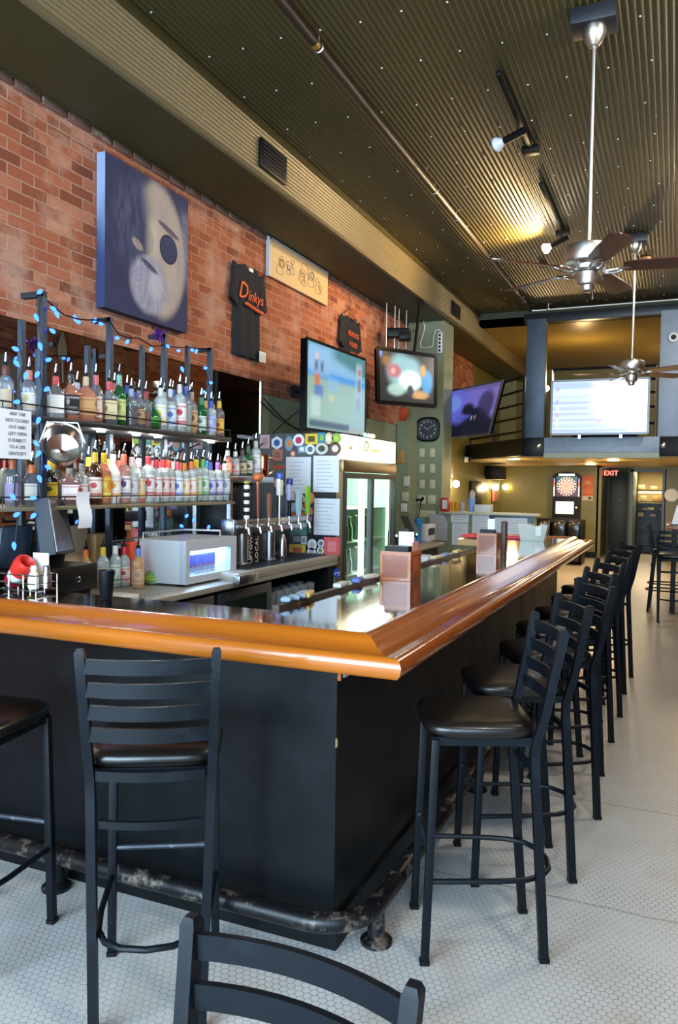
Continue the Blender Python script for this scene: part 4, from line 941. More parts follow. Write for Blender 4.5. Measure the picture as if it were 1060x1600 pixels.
UB = [(120, 580, 'square', 'clear', 'amber', .8, '#b8c0c8', None, None, 'amber bottle'), (178, 582, 'round', 'clear', 'gold', .5, '#c84a48', None, None, 'gold-filled bottle'),
      (196, 586, 'round', 'greeng', None, .6, '#2a4a9a', None, None, 'green bottle with blue cap'), (212, 596, 'round', 'clear', 'darkrum', .5, '#2f5ac0', None, None, 'tall bottle with bright blue cap'),
      (256, 597, 'tall', 'clear', 'clearish', .5, '#a8b0b8', None, None, 'clear bottle with grey neck'), (271, 594, 'tall', 'clear', 'clearish', .5, '#3a6ac8', None, None, 'clear bottle with blue cap'),
      (296, 600, 'tall', 'clear', 'clearish', .5, '#3a6ac8', None, None, 'tall clear bottle with blue cap'), (321, 612, 'round', 'clear', 'gold', .6, '#c8a860', '#b83048', None, 'bottle with gold cap and red patch'),
      (331, 618, 'round', 'clear', 'orange', .5, '#c89a50', '#d8923a', None, 'orange-labelled bottle')]
row(UB, -3.09, ZU, 'back upper shelf', GU)
LO = [(22, 712, 'round', 'clear', 'darkrum', .8, '#a05028', '#8a7a9a', None, 'dark red bottle partly behind the paper sign'),
      (47, 706, 'flask', 'clear', 'darkrum', .8, '#cc6a2a', '#d8d0c0', '#8a8a80', 'dark flask with white label'),
      (82, 700, 'wine', 'blackg', None, .8, '#d8b428', '#e0c020', '#3a3418', 'black bottle with yellow label'),
      (107, 712, 'flask', 'clear', 'red', .85, None, '#ece8ec', '#b8384a', 'wide bottle with white label and red emblem'),
      (130, 706, 'round', 'clear', 'gold', .5, None, '#d0cfd2', '#b04a4a', 'small bottle with white and red label'),
      (146, 688, 'wine', 'brown', None, .8, '#d8b848', '#d8d4cc', '#a83038', 'dark wine-brown bottle with cream label'),
      (161, 690, 'round', 'clear', 'amber', .85, '#d8b02a', '#d89030', '#e8d868', 'amber whiskey bottle with slanted yellow label'),
      (176, 692, 'taper', 'whiteg', None, .8, '#e0dcd8', '#e4e2e0', '#d8902a', 'opaque white rum bottle'),
      (194, 692, 'round', 'clear', 'pink', .9, '#e07058', '#ece6e8', '#4a3a68', 'pink-necked bottle with white and purple label'),
      (206, 697, 'round', 'clear', 'clearish', .8, '#d8d0d0', '#c8c8cc', '#8a8a90', 'clear bottle with white neck and grey label'),
      (217, 699, 'round', 'clear', 'orange', .35, '#e0e0e0', '#c8c0a8', '#d89a28', 'clear bottle with golden label patch'),
      (231, 696, 'tall', 'clear', 'clearish', .8, '#c02838', '#d8dcdc', '#b03848', 'clear vodka bottle with dark red neck'),
      (243, 702, 'tall', 'clear', 'clearish', .8, '#c83048', '#d8d8d8', '#c85048', 'clear flavoured vodka with crimson neck'),
      (255, 702, 'tall', 'clear', 'clearish', .8, '#c8283c', '#dcd0d0', '#c04858', 'clear flavoured vodka with berry label'),
      (266, 703, 'tall', 'clear', 'clearish', .8, '#d84a30', '#dcd8d8', '#d03838', 'clear flavoured vodka with red-orange neck'),
      (277, 706, 'tall', 'clear', 'clearish', .8, '#c83a60', '#d8dce4', '#5060b0', 'clear flavoured vodka with pink neck and blue label'),
      (287, 708, 'tall', 'clear', 'clearish', .8, '#e08028', '#dcdcd0', '#e0a030', 'clear flavoured vodka with amber neck and yellow label'),
      (297, 706, 'tall', 'clear', 'clearish', .8, '#e06a20', '#dcd8d0', '#e08030', 'clear flavoured vodka with orange neck'),
      (308, 703, 'tall', 'clear', 'clearish', .8, '#d8c020', '#d8dccc', '#9ab83a', 'clear flavoured vodka with yellow neck'),
      (319, 703, 'tall', 'clear', 'clearish', .8, '#58a858', '#d4dcd4', '#50a068', 'clear flavoured vodka with green neck'),
      (329, 708, 'tall', 'clear', 'clearish', .8, '#4a5ab0', '#c8d0e0', '#4a60a8', 'clear flavoured vodka with blue neck'),
      (340, 708, 'tall', 'clear', 'clearish', .8, '#7a50a0', '#d0ccdc', '#6a4890', 'clear flavoured vodka with purple neck'),
      (350, 710, 'tall', 'clear', 'clearish', .8, '#e0d8d0', '#d0d4d8', '#8090b0', 'clear bottle with pale neck at the rack end')]
row(LO, -2.945, ZL, 'front lower shelf', GL_)
LB = [(139, 697, 'wine', 'brown', None, .8, '#d8c040', None, None, 'brown bottle with yellow neck'), (168, 700, 'round', 'clear', 'gold', .8, '#c8a858', None, None, 'gold bottle'),
      (186, 703, 'round', 'clear', 'pink', .8, '#d85040', None, None, 'pink bottle with red neck'), (212, 702, 'round', 'clear', 'clearish', .8, '#c88080', None, None, 'clear bottle with rose neck'),
      (237, 704, 'tall', 'clear', 'clearish', .8, '#d84858', None, None, 'clear bottle with coral neck'), (249, 706, 'tall', 'clear', 'clearish', .8, '#e05a50', None, None, 'clear bottle with salmon neck'),
      (271, 706, 'tall', 'clear', 'clearish', .8, '#e8e4e0', None, None, 'clear bottle with white neck'), (283, 708, 'tall', 'clear', 'clearish', .8, '#e07028', None, None, 'clear bottle with orange neck'),
      (303, 708, 'tall', 'clear', 'clearish', .8, '#d89028', None, None, 'clear bottle with mustard neck'), (324, 706, 'tall', 'clear', 'clearish', .8, '#4888c8', None, None, 'clear bottle with sky-blue neck'),
      (345, 712, 'round', 'clear', 'orange', .6, '#c85030', None, None, 'bottle of orange liqueur')]
row(LB, -3.09, ZL, 'back lower shelf', GL_)
# short shelf right of the rack
t = thing('side_shelf', 'short grey metal shelf between the bottle rack and the stickered cooler', 'shelf', (-3.1, 5.15, 1.55))
yA, yB_, zS = at(357, 742, X=-2.95).y, at(425, 742, X=-2.95).y, 1.60
MB().bx(-3.25, -2.93, yA, yB_, zS-.05, zS-.004, bev=.003).build('shelf_board', M['steel'], t, world=True)
MB().bx(-2.96, -2.93, yA, yA+.03, .96, zS-.05).bx(-3.25, -3.22, yA, yA+.03, .96, zS-.05).build('shelf_upright', M['steel'], t, world=True)
SB = [(356, 690, 'round', 'clear', 'orange', .7, '#b0b4b8', '#d8c0b0', '#e0502a', 'clear bottle with orange-red patch'), (368, 692, 'round', 'clear', 'clearish', .7, '#c0c4c8', '#cfcfd0', '#e06040', 'clear silver-necked bottle'),
      (379, 690, 'round', 'clear', 'darkrum', .6, '#4a3430', '#c8b890', '#6a5a3a', 'dark bottle with tan card label'), (388, 684, 'wine', 'greeng', None, .7, '#3a5a40', '#d0cfc0', '#3a4a3a', 'green bottle with cream label'),
      (400, 676, 'tall', 'clear', 'clearish', .8, '#b8b8b8', '#d8d8d8', '#a0a0a8', 'tall clear bottle with steel spout')]
for i, s_ in enumerate(SB):
    a = at(s_[0], 700, X=-3.0); sp_ = min(1.1, (at(s_[0], s_[1], X=-3.0).z-zS-.066)/prof_of(s_[2])[-1][1])
    bottle(f'{s_[9]} on the short shelf, {nth(i)} from left', -3.0, a.y, zS, s_[2], s_[3], s_[4], s_[5], s_[6], s_[7], s_[8], s=max(.6, sp_), group='bottles on the short shelf')
p = at(411, 742, X=-2.97); t = thing('copper_mug', 'polished copper mug on the right end of the short shelf', 'mug', (p.x, p.y, zS))
MB().lathe([(.036, 0), (.042, .01), (.044, .10), (.042, .15), (.046, .17), (.043, .17), (.039, .15), (.040, .012)], seg=28, caps=False).build('mug_body', N('copper').bsdf(srgb('#d9885c'), .15, 1.0), t)
MB().tube([(.03, .03, .15), (.05, .07, .14), (.055, .08, .09), (.05, .07, .04), (.03, .032, .02)], .006, 8).build('handle', MATS.get('cop') or N('copper_handle').bsdf(srgb('#d9985c'), .2, 1.0), t)
o = MB().bx(-3.22, -2.99, yA+.05, yA+.42, 1.02, 1.53, bev=.008).build('speaker', M['black']); tag(o, 'black upright speaker box under the short shelf, left of the tap handles', 'speaker')
# counter-top bottles
for i, (x_, y_, px_, py_, kind, gl, liq, cap, lab, lab2, d) in enumerate([
    (-3.22, None, 134, 843, 'round', 'clear', 'gold', '#e07828', None, None, 'orange-necked clear bottle behind the cash drawer'),
    (-3.15, None, 161, 838, 'round', 'clear', 'clearish', '#d8c028', '#d8cfa8', '#a83028', 'yellow-necked clear bottle on the steel counter'),
    (-3.13, None, 180, 836, 'round', 'clear', 'clearish', '#e4e4e4', '#dfe4dc', '#3a8a58', 'white-necked clear bottle with pale label on the steel counter'),
    (-3.12, None, 194, 838, 'round', 'clear', 'clearish', '#c82838', '#e4dcd8', '#b83030', 'red-necked clear bottle on the steel counter'),
    (-2.98, None, 216, 840, 'round', 'clear', 'gold', '#5a80c8', '#d8b090', '#b0907a', 'blue-necked bottle of pale spirit left of the small cooler'),
    (-3.02, None, 239, 862, 'squat', 'clear', 'lime', None, '#b8d848', '#50a038', 'round bottle of bright green liqueur beside the small cooler')]):
    a = at(px_, 880, X=x_); H = at(px_, py_, X=x_).z-.90-.066; s_ = min(1.15, max(.8, H/prof_of(kind)[-1][1]))
    bottle(d, x_, a.y, .90, kind, gl, liq, .85, cap, lab, lab2, s=s_, group='bottles standing on the steel counter')
o = MB().bx(-3.18, -3.10, at(203, 870, X=-3.14).y-.04, at(203, 870, X=-3.14).y+.05, .90, 1.17, bev=.004).build('carton', flat('orange_red_carton', '#d84a2a', .5)); tag(o, 'orange-red carton standing between the counter bottles', 'carton')
# paper slips and cardboard at the left end of the counter
a = at(127, 800, X=-2.86)
o = MB().sheet(lambda u, v: (RX+.03+.01*math.sin(v*6), a.y-.05+.1*u, 1.30+.19*v), 4, 10).build('receipt_strip', M['paper'], fixn=False); tag(o, 'long white receipt paper hanging from the lower shelf edge', 'paper')
a = at(120, 850, X=-3.3)
o = MB().bx(-3.32, -3.26, a.y-.18, a.y+.05, .90, 1.28, bev=.004).build('cardboard_box', flat('pale_cardboard', '#d3bfa0', .7)); tag(o, 'pale cardboard box standing behind the tilted terminal', 'box')
a = at(140, 850, X=-3.3)
o = MB().bx(-3.34, -3.24, a.y-.01, a.y+.14, .90, 1.22, bev=.004).build('cardboard_box', flat('tan_cardboard', '#c69c68', .7)); tag(o, 'tan cardboard box behind the counter bottles', 'box')
b = MB(); ya, yb = at(150, 840, X=-3.35).y, at(265, 840, X=-3.35).y
for z in (.99, 1.14): b.tube([(-3.30, ya, z), (-3.30, yb, z), (-3.5, yb, z), (-3.5, ya, z)], .006, 6, closed=True)
for i in range(9): y = ya+(yb-ya)*i/8; b.tube([(-3.30, y, .905), (-3.30, y, 1.14)], .004, 6)
b.bx(-3.5, -3.30, ya, yb, .90, .91)
o = b.build('wire_rack', M['white']); tag(o, 'low white wire rack along the wall behind the counter bottles', 'rack')
for k, (px_, w_, c_) in enumerate(((178, .10, '#8a5a44'), (192, .12, '#b8c4d0'), (222, .16, '#9a6a50'), (240, .10, '#c8d0d8'))):
    a = at(px_, 820, X=-3.42); o = MB().bx(-3.46, -3.38, a.y-w_/2, a.y+w_/2, .912, 1.10+.03*(k % 3), bev=.003).build('small_carton', flat('carton_tone_%d' % k, c_, .6))
    tag(o, ('brown carton in the white wire rack, leftmost', 'pale blue carton in the white wire rack, second from left', 'reddish brown carton in the white wire rack, third from left', 'pale grey carton in the white wire rack, rightmost')[k], 'carton', 'cartons in the wire rack')
# ---------------- energy drink cooler
cl = thing('countertop_cooler', 'small silver countertop cooler with glowing blue glass door', 'cooler', (-3.0, 4.3, .90))
y0, y1, x0, x1, z0, z1 = 4.02, 4.62, -3.14, -2.75, .915, 1.185
sl = M['coolerbody'] = flat('silver_plastic', '#c6c9cc', .45, 0, var=.03)
MB().bx(x0, x1-.046, y0, y1, z0, z0+.03).bx(x0, x1-.046, y0, y1, z1-.03, z1).bx(x0, x1-.046, y0, y0+.03, z0+.03, z1-.03).bx(x0, x1-.046, y1-.03, y1, z0+.03, z1-.03).bx(x0, x0+.03, y0+.03, y1-.03, z0+.03, z1-.03).build('cabinet', sl, cl, world=True)
b = MB(); f = .045
b.bx(x1-.045, x1, y0, y1, z0, z0+f).bx(x1-.045, x1, y0, y1, z1-f-.02, z1).bx(x1-.045, x1, y0, y0+f*.9, z0+f, z1-f-.02).bx(x1-.045, x1, y1-f*1.7, y1, z0+f, z1-f-.02)
b.build('door_frame', flat('grey_door_plastic', '#b4b8c0', .4, 0, var=.03), cl, world=True)
MB().bx(x1-.02, x1-.017, y0+.04, y1-.07, z0+.04, z1-.06).build('door_glass', M['clear'], cl, world=True)
MB().bx(x0+.04, x1-.06, y0+.05, y1-.08, z1-.045, z1-.035).build('interior_light', glow('blue_white_led', (.35, .6, 1), 22), cl, world=True)
MB().bx(x0+.031, x0+.034, y0+.03, y1-.03, z0+.03, z1-.03).build('back_lining', glow('cooler_back_glow', (.25, .45, 1), 1.6), cl, world=True)
MB().tube([(x0+.03, y0+.05, z1), (x0+.03, y0+.05, z1+.035), (x0+.03, y1-.1, z1+.035), (x1-.1, y1-.05, z1+.035), (x1-.1, y1-.05, z1)], .006, 8).build('top_rail', M['white'], cl, world=True)
for s_ in (0, 1): MB().bx(x1-.08, x1-.02, y0+.02+s_*.5, y0+.08+s_*.5, .90, z0).build('foot', M['black'], cl, world=True)
canp = None
for i in range(8):
    y = y0+.085+i*.052; lab_ = ['leftmost', 'second', 'third', 'fourth', 'fifth', 'sixth', 'seventh', 'rightmost'][i]
    if canp is None:
        canp = thing('drink_can', '', 'can', (x1-.10, y, z0+.031), 0, 'blue and silver drink cans')
        MB().lathe([(.018, 0), (.022, .006), (.022, .055)], seg=16).build('silver_half', N('can_silver').bsdf(srgb('#b8bcc8'), .3, .8), canp)
        MB().lathe([(.022, .055), (.022, .125), (.017, .135)], seg=16).build('blue_half', flat('can_blue', '#2038b8', .3), canp)
        MB().ball((.020, -.006, .062), .0075, 8).build('red_emblem', flat('can_red', '#c83028', .4), canp); c_ = canp
    else: c_ = copy_tree(canp)
    c_.location = (x1-.10, y, z0+.031); c_['label'] = f'blue and silver drink can in the small cooler, {lab_} of the row'
# ---------------- tap tower
tt = thing('beer_tap_tower', 'stainless steel T-shaped beer tap tower with a row of assorted handles', 'tap tower', (-2.9, 5.15, .955))
XT = -2.88; A = at(357, 828, X=XT); B = at(452, 828, X=XT); zb = 1.235
p1, p2 = at(378, 880, X=XT).y, at(421, 880, X=XT).y
MB().bx(XT-.06, XT+.045, A.y, A.y+.02+.0, zb-.06, zb+.055, bev=.003).build('end_plate', M['steel'], tt, world=True)
MB().bx(XT-.055, XT+.04, A.y+.02, B.y+.25, zb-.05, zb+.045, bev=.004).build('tap_manifold', M['steel'], tt, world=True)
for y in (p1, p2): MB().lathe([(.055, .955), (.055, .965), (.042, .97), (.042, zb-.045)], (XT, y, 0), 24).build('column', M['steel'], tt, world=True)
hs = [(389, 764, .15, [('#e8e8e8', 7), ('#141414', 7)], 'stack'), (400, 748, .0, '#c06a30', 'leather'), (406, 790, .0, '#8a5a44', 'wood'), (414, 748, .0, '#3a5ab8', 'fancy'), (423, 752, 0, '#2a3a8a', 'fancy2'), (433, 778, 0, '#a8d0da', 'paddle'), (449, 757, 0, '#86c820', 'lime')]
ys_ = [A.y+.10+i*((B.y+.2-A.y-.14)/6) for i in range(7)]
for (px_, pt, _, c_, kd), y in zip(hs, ys_):
    b = MB().tube([(XT+.04, y, zb), (XT+.085, y, zb), (XT+.105, y, zb-.01), (XT+.115, y, zb-.055)], [.011, .013, .012, .008], 10).lathe([(.014, -.012), (.015, .01), (.008, .022), (.007, .06)], (XT+.088, y, zb), 14)
    b.build('faucet', M['chrome'], tt, world=True)
    H0 = zb+.055; top = {'stack': 1.56, 'leather': 1.62, 'wood': 1.47, 'fancy': 1.60, 'fancy2': 1.56, 'paddle': 1.50, 'lime': 1.53}[kd]
    o3 = (XT+.088, y, 0)
    h_ = MB()
    if kd == 'stack':
        n_ = 9
        for k in range(n_):
            z = H0+(top-.03-H0)*k/n_; MB().lathe([(.017, z), (.021, z+.006), (.021, z+.024), (.017, z+.030)], o3, 14).build('handle', M['white'] if k % 2 == 0 else M['black'], tt, world=True)
        MB().ball((o3[0], y, top-.01), .022, 12, .6).build('handle_top', flat('olive_green_cap', '#8a9a3a', .5), tt, world=True)
    elif kd == 'leather':
        MB().tube([(o3[0], y, H0), (o3[0], y-.01, top-.06)], [.010, .016], 10).build('handle', M['box_wood'], tt, world=True)
        MB().ball((o3[0], y-.01, top-.03), .038, 16, .8).build('handle_top', flat('orange_brown_glove', '#b8602a', .6), tt, world=True)
    elif kd in ('fancy', 'fancy2'):
        MB().tube([(o3[0], y, H0), (o3[0], y, top-.14)], [.014, .017], 12).build('handle', M['steel'] if kd == 'fancy' else M['black'], tt, world=True)
        MB().box((o3[0], y, top-.08), (.035, .06, .13), bev=.008).build('handle_badge', M['white'] if kd == 'fancy' else flat('pale_violet_badge', '#a8aed0', .4), tt, world=True)
        MB().box((o3[0], y, top), (.04, .055, .06), bev=.01).build('handle_top', flat('tap_blue_'+kd, c_, .3), tt, world=True)
    else:
        w_ = {'wood': .015, 'paddle': .034, 'lime': .024}[kd]
        MB().prism([(o3[0]-.012, y-w_*.45, H0), (o3[0]-.012, y+w_*.45, H0), (o3[0]-.012, y+w_, H0+.08), (o3[0]-.012, y+w_, top-.02), (o3[0]-.012, y+w_*.6, top), (o3[0]-.012, y-w_*.6, top), (o3[0]-.012, y-w_, top-.02), (o3[0]-.012, y-w_, H0+.08)], (.024, 0, 0)).build('handle', flat('tap_'+kd, c_, .4), tt, world=True)
# signs between columns
t = thing('tap_sign', 'black board with white lettering between the tap tower columns', 'sign', (XT, (p1+p2)/2, .97))
MB().bx(XT-.02, XT, p1+.07, p2-.05, .962, 1.175, bev=.003).build('board', M['black'], t, world=True)
words('UPTOWN', .055, (XT+.001, p1+.13, 1.075), (0, 0, 1), (0, -1, 0), M['white'], t, 'sign_lettering', .001)
words('LOCAL 1', .062, (XT+.001, p1+.22, 1.075), (0, 0, 1), (0, -1, 0), M['ivory'], t, 'sign_lettering', .001)
MB().beam((XT+.002, p1+.085, .98), (XT+.002, p1+.085, 1.165), .006, .003).beam((XT+.002, p1+.085, .985), (XT+.002, p1+.15, .985), .006, .003).build('sign_border', M['white'], t, world=True)
b = MB().lathe([(.012, 0), (.035, .02), (.035, .06), (.03, .13), (.025, .16), (.012, .19)], (XT+.03, p2+.16, .955), 16); o = b.build('tap_figure', M['steel']); tag(o, 'short silver canister at the right end of the drip tray', 'canister')
# glasses on the low shelf
gp = None
for i in range(12):
    y = 5.06+.075*(i % 6)*1.9/1.0*.95; x = -2.72-.1*(i//6); 
    if gp is None:
        gp = MB().lathe([(.026, 0), (.030, .004), (.038, .13), (.0365, .13), (.028, .012), (.001, .010)], (x, y, .616), 16, caps=False).build('pint_glass', M['clear']); g_ = gp
    else: g_ = gp.copy(); col.objects.link(g_); g_.location = (x, y, .616)
    tag(g_, f'clear pint glass on low under-counter shelf, {nth(i % 6)} from left, {"front" if i < 6 else "back"} row', 'glass', 'pint glasses under the drip tray')
# ================================================================== STICKERED DRINKS FRIDGE
FX, FY0, FY1, FB = -2.60, 6.11, 7.48, -3.48
fg = thing('drinks_fridge', 'tall two-door drinks fridge with lit cream header and sticker-covered black side', 'fridge', (-3.04, 6.8, 0))
b = MB(); b.bx(FB, FX-.061, FY0, FY0+.05, 0, 1.985).bx(FB, FX-.061, FY1-.05, FY1, 0, 1.985).bx(FB, FB+.04, FY0+.05, FY1-.05, 0, 1.985).bx(FB+.04, FX-.061, FY0+.05, FY1-.05, 1.90, 1.985).bx(FB+.04, FX-.061, FY0+.05, FY1-.05, 0, .25).bx(FX-.061, FX-.03, FY0, FY1, 0, .2).bx(FX-.061, FX-.005, FY0, FY1, 1.976, 1.985)
b.build('cabinet', flat('fridge_black', '#14171d', .35, var=.15, scale=3), fg, world=True)
MB().bx(FX-.06, FX+.005, FY0, FY1, 1.655, 1.76, bev=.004).bx(FX-.06, FX, FY0, FY0+.034, .3, 1.655).bx(FX-.06, FX, FY1-.034, FY1, .3, 1.655).bx(FX-.06, FX, FY0, FY1, .2, .3).build('bronze_frame', brushed('bronze_trim', '#8a7350', .35, .8), fg, world=True)
MB().bx(FX-.10, FX-.005, FY0+.01, FY1-.01, 1.765, 1.975).build('header_lightbox', glow('fridge_header_glow', (1, .90, .60), 1.0), fg, world=True)
ink = flat('faded_gold_print', '#c8b24a', .6)
words('D', .16, (FX-.001, FY0+.52, 1.885), (0, 1, 0), (0, 0, 1), ink, fg, 'header_lettering', .001, shear=.35); words('omestic', .085, (FX-.001, FY0+.76, 1.865), (0, 1, 0), (0, 0, 1), ink, fg, 'header_lettering', .001, shear=.35)
MB().lathe([(.022, 0), (.022, .002)], (FX-.004, FY0+.17, 1.86), 12, 'X').bx(FX-.004, FX-.002, FY1-.12, FY1-.05, 1.82, 1.824).bx(FX-.004, FX-.002, FY1-.12, FY1-.05, 1.91, 1.914).build('header_mark', ink, fg, world=True)
ymid = at(580, 830, X=FX).y
for k, (a, c_) in enumerate(((FY0+.035, ymid), (ymid, FY1-.035))):
    b = MB(); f = .035
    b.bx(FX-.03, FX+.012, a, a+f, .34, 1.60).bx(FX-.03, FX+.012, c_-f, c_, .34, 1.60).bx(FX-.03, FX+.012, a, c_, .305, .34).bx(FX-.03, FX+.012, a, c_, 1.60, 1.65)
    d = b.build('door', M['dark'], fg, world=True)
    MB().bx(FX-.012, FX-.008, a+f, c_-f, .34, 1.60).build('door_glass', M['pane'], d, world=True)
MB().bx(FB+.041, FB+.045, FY0+.05, FY1-.05, .25, 1.9).build('back_lining', flat('mint_lining', '#c0dcc8', .5), fg, world=True)
MB().bx(FB+.04, FX-.06, FY1-.055, FY1-.051, .25, 1.9).bx(FB+.04, FX-.06, FY0+.051, FY0+.055, .25, 1.9).build('side_lining', flat('mint_side_lining', '#a8d0b0', .5), fg, world=True)
lg = glow('fridge_tube_glow', (.80, 1, .90), 6)
MB().bx(FX-.075, FX-.05, ymid-.13, ymid-.05, .36, 1.6).build('light_tube', lg, fg, world=True)
MB().bx(FX-.075, FX-.05, FY1-.075, FY1-.06, .36, 1.6).build('light_tube', glow('fridge_tube_glow_soft', (.75, 1, .85), 2), fg, world=True)
area('fridge_interior_lamp', (FX-.1, 6.75, 1.85), (0, 0, 0), .3, 1.0, 34, (.8, 1, .9))
for z in (.42, .72, 1.02, 1.32): MB().bx(FB+.05, FX-.08, FY0+.06, FY1-.06, z, z+.008).build('wire_shelf', M['white'], fg, world=True)
bp = None
for zi, z in enumerate((.428, .728, 1.028)):
    for k in range(5):
        y = FY0+.12+k*.095; x = FX-.14
        if bp is None:
            bp = thing('beer_bottle', '', 'bottle', (x, y, z), 0, 'green bottles in the drinks fridge')
            MB().lathe([(.028, 0), (.03, .004), (.03, .12), (.013, .17), (.012, .22)], seg=14).build('bottle_glass', M['greeng'], bp, smooth=50)
            MB().lathe([(.0135, .215), (.0145, .228), (.012, .232)], seg=12).build('crown_cap', M['white'], bp); q = bp
        else: q = copy_tree(bp)
        q.location = (x, y, z); q['label'] = f'green beer bottle behind left fridge door, {nth(k)} from left, {("bottom", "middle", "top")[zi]} shelf'
    for k in range(4):
        y = ymid+.12+k*.13; q = copy_tree(bp); q.location = (FX-.2, y, z); q['label'] = f'green beer bottle behind right fridge door, {nth(k)} from left, {("bottom", "middle", "top")[zi]} shelf'
# stickers and notices on the side facing the room
SY = FY0
def sp(px_, py_): p = at(px_, py_, Y=SY); return p.x, p.z
def stk(kind, px_, py_, w_, h_, c1, c2=None, inner=.55, name='sticker', lab=None):
    """w_,h_ in centimetres; parts of the fridge side"""
    x, z = sp(px_, py_); w2, h2 = w_/200, h_/200
    def outl(k, dy):
        if kind == 'rect': return [(x-w2*k, SY-dy, z-h2*k), (x+w2*k, SY-dy, z-h2*k), (x+w2*k, SY-dy, z+h2*k), (x-w2*k, SY-dy, z+h2*k)]
        n_, ph = (6, 90) if kind == 'hex' else (24, 0)
        return [(x+w2*k*math.cos(R(ph+360*i/n_)), SY-dy, z+h2*k*math.sin(R(ph+360*i/n_))) for i in range(n_)]
    def cm(c): return flat('sticker_'+c[1:], c, .5, var=.06)
    o = MB().prism(outl(1, .001), (0, -.0012, 0)).build(name, cm(c1), fg, world=True)
    if c2: MB().prism(outl(inner, .0022), (0, -.001, 0)).build(name+'_motif', cm(c2), o, world=True)
    return o
def w2(px0, px1): return abs(sp(px1, 750)[0]-sp(px0, 750)[0])*100
STK = [('hex', 433, 692, 12, 12, '#e8ecf2', '#2f5a98'), ('round', 452, 693, 8, 13, '#7fa0bc', '#e08a3a'), ('round', 467, 688, 11, 11, '#f0eef0', '#c8364a'), ('rect', 487, 686, 12, 9, '#e8c830', '#5a4a10'),
       ('rect', 503, 684, 6.5, 9, '#3a86a8', '#8ac050'), ('round', 514, 685, 8, 10, '#e0c898', '#f0e8c8'), ('round', 526, 685, 8.5, 9, '#8ab83a', '#b8c850'), ('rect', 472, 702, 7.5, 6, '#8aa0b4', '#e8f0f0'),
       ('round', 485, 702, 9, 9, '#e8ecf0', '#56697c'), ('round', 503, 701, 12, 10, '#cfd0c0', '#3a4030'), ('round', 524, 701, 11, 11, '#6a4230', '#e8e0d0'), ('round', 458, 709, 5, 6, '#d87868', '#f0e0d8'),
       ('rect', 414, 690, 10, 12, '#c8a8aa', '#b08c90'), ('rect', 434, 711, 10, 10, '#b87868', '#8a5a50'), ('rect', 437, 730, 10, 3, '#c04a28', None), ('round', 436, 755, 10, 10, '#f0a090', '#d84a48'),
       ('round', 447, 757, 4, 4, '#6c7480', None), ('rect', 456, 776, 7, 10, '#c8a8b8', '#e0c8c8'), ('round', 470, 781, 9, 10, '#d8c8cc', '#7a3038'), ('round', 486, 778, 7, 10, '#e88a78', '#e0b840'),
       ('round', 477, 791, 8, 8, '#b8b4b8', '#c83040'), ('round', 486, 799, 4.5, 6, '#e08878', None), ('rect', 457, 792, 11, 11, '#8a94c8', '#b0b8d8'), ('rect', 467, 808, 12, 8, '#e8622a', '#e8c030'),
       ('round', 484, 811, 4.5, 5.5, '#b890b8', None), ('rect', 467, 826, 16, 11, '#6c9494', '#88b0ac'), ('round', 484, 829, 3.5, 4, '#3a7a5a', None), ('rect', 464, 842, 7, 5, '#9aa0a8', None), ('rect', 475, 844, 5.5, 7, '#d8dce0', '#888c98'),
       ('rect', 465, 861, 16, 12, '#d8c050', '#c86a4a'), ('rect', 465, 869, 16, 4, '#68a8a0', None), ('round', 488, 851, 9, 10, '#e0e4ec', '#c8b8b0'), ('round', 502, 849, 6.5, 7, '#d8dce0', '#6a6e74'),
       ('round', 487, 863, 9, 8, '#e4e8f0', '#a8b0bc'), ('round', 501, 860, 6.5, 7, '#d8dcd8', '#8a8a38'), ('rect', 519, 854, 15, 16, '#e0585c', '#e88084'), ('rect', 489, 875, 8.5, 5, '#d4dae2', '#b8c0cc'),
       ('round', 504, 879, 10, 12, '#e89a8c', '#c85048'), ('rect', 520, 878, 10, 6, '#5c6068', '#b8bcc0'), ('round', 493, 884, 5, 6, '#e05848', None),
       ('rect', 512, 910, 14, 11, '#8aa88a', '#4a8a3a'), ('rect', 501, 905, 3, 4, '#b8bcc4', None), ('rect', 513, 927, 14, 11, '#d8506a', '#383038')]
for s_ in STK: stk(*s_)
o = stk('rect', 518, 895, 15, 7, '#2848c0'); x, z = sp(518, 895); words('Smart', .065, (x, SY-.003, z), (1, 0, 0), (0, 0, 1), M['white'], o, 'sticker_lettering', .0008, shear=.3)
for (x0, x1, y0, y1) in ((447, 486, 714, 771), (490, 530, 712, 769), (491, 531, 779, 836)):
    cxp, czp = (x0+x1)/2, (y0+y1)/2; a, c_ = sp(x0, czp)[0], sp(x1, czp)[0]; zt_, zb_ = sp(cxp, y0)[1], sp(cxp, y1)[1]
    o = MB().bx(a, c_, SY-.002, SY-.001, zb_, zt_).build('notice_paper', M['paper'], fg, world=True)
    b = MB()
    for k in range(9): b.bx(a+.03, a+.03+(c_-a-.07)*random.uniform(.55, 1), SY-.0026, SY-.002, zt_-.05-k*.032, zt_-.044-k*.032)
    b.build('notice_print', flat('faint_print', '#b4b8c2', .7), o, world=True)
# coloured lights lying on top of the fridge
t = thing('coloured_lights', 'small string of multicoloured bulbs lying on top of the drinks fridge', 'string lights', (-2.75, 7.0, 1.99))
b = MB().tube([(-2.72+.03*math.sin(i), 6.75+i*.06, 2.0+.012*math.cos(2*i)) for i in range(9)], .005, 6).build('cable', M['black'], t, world=True)
for k, (c_, y) in enumerate((((.1, .9, .4), 6.86), ((.15, .3, 1), 6.95), ((1, .25, .2), 7.03), ((1, .6, .05), 7.09))):
    MB().ball((-2.70, y, 2.015), .016, 8, 1.3).build('bulb', glow('party_bulb_%d' % k, c_, 8), t, world=True)

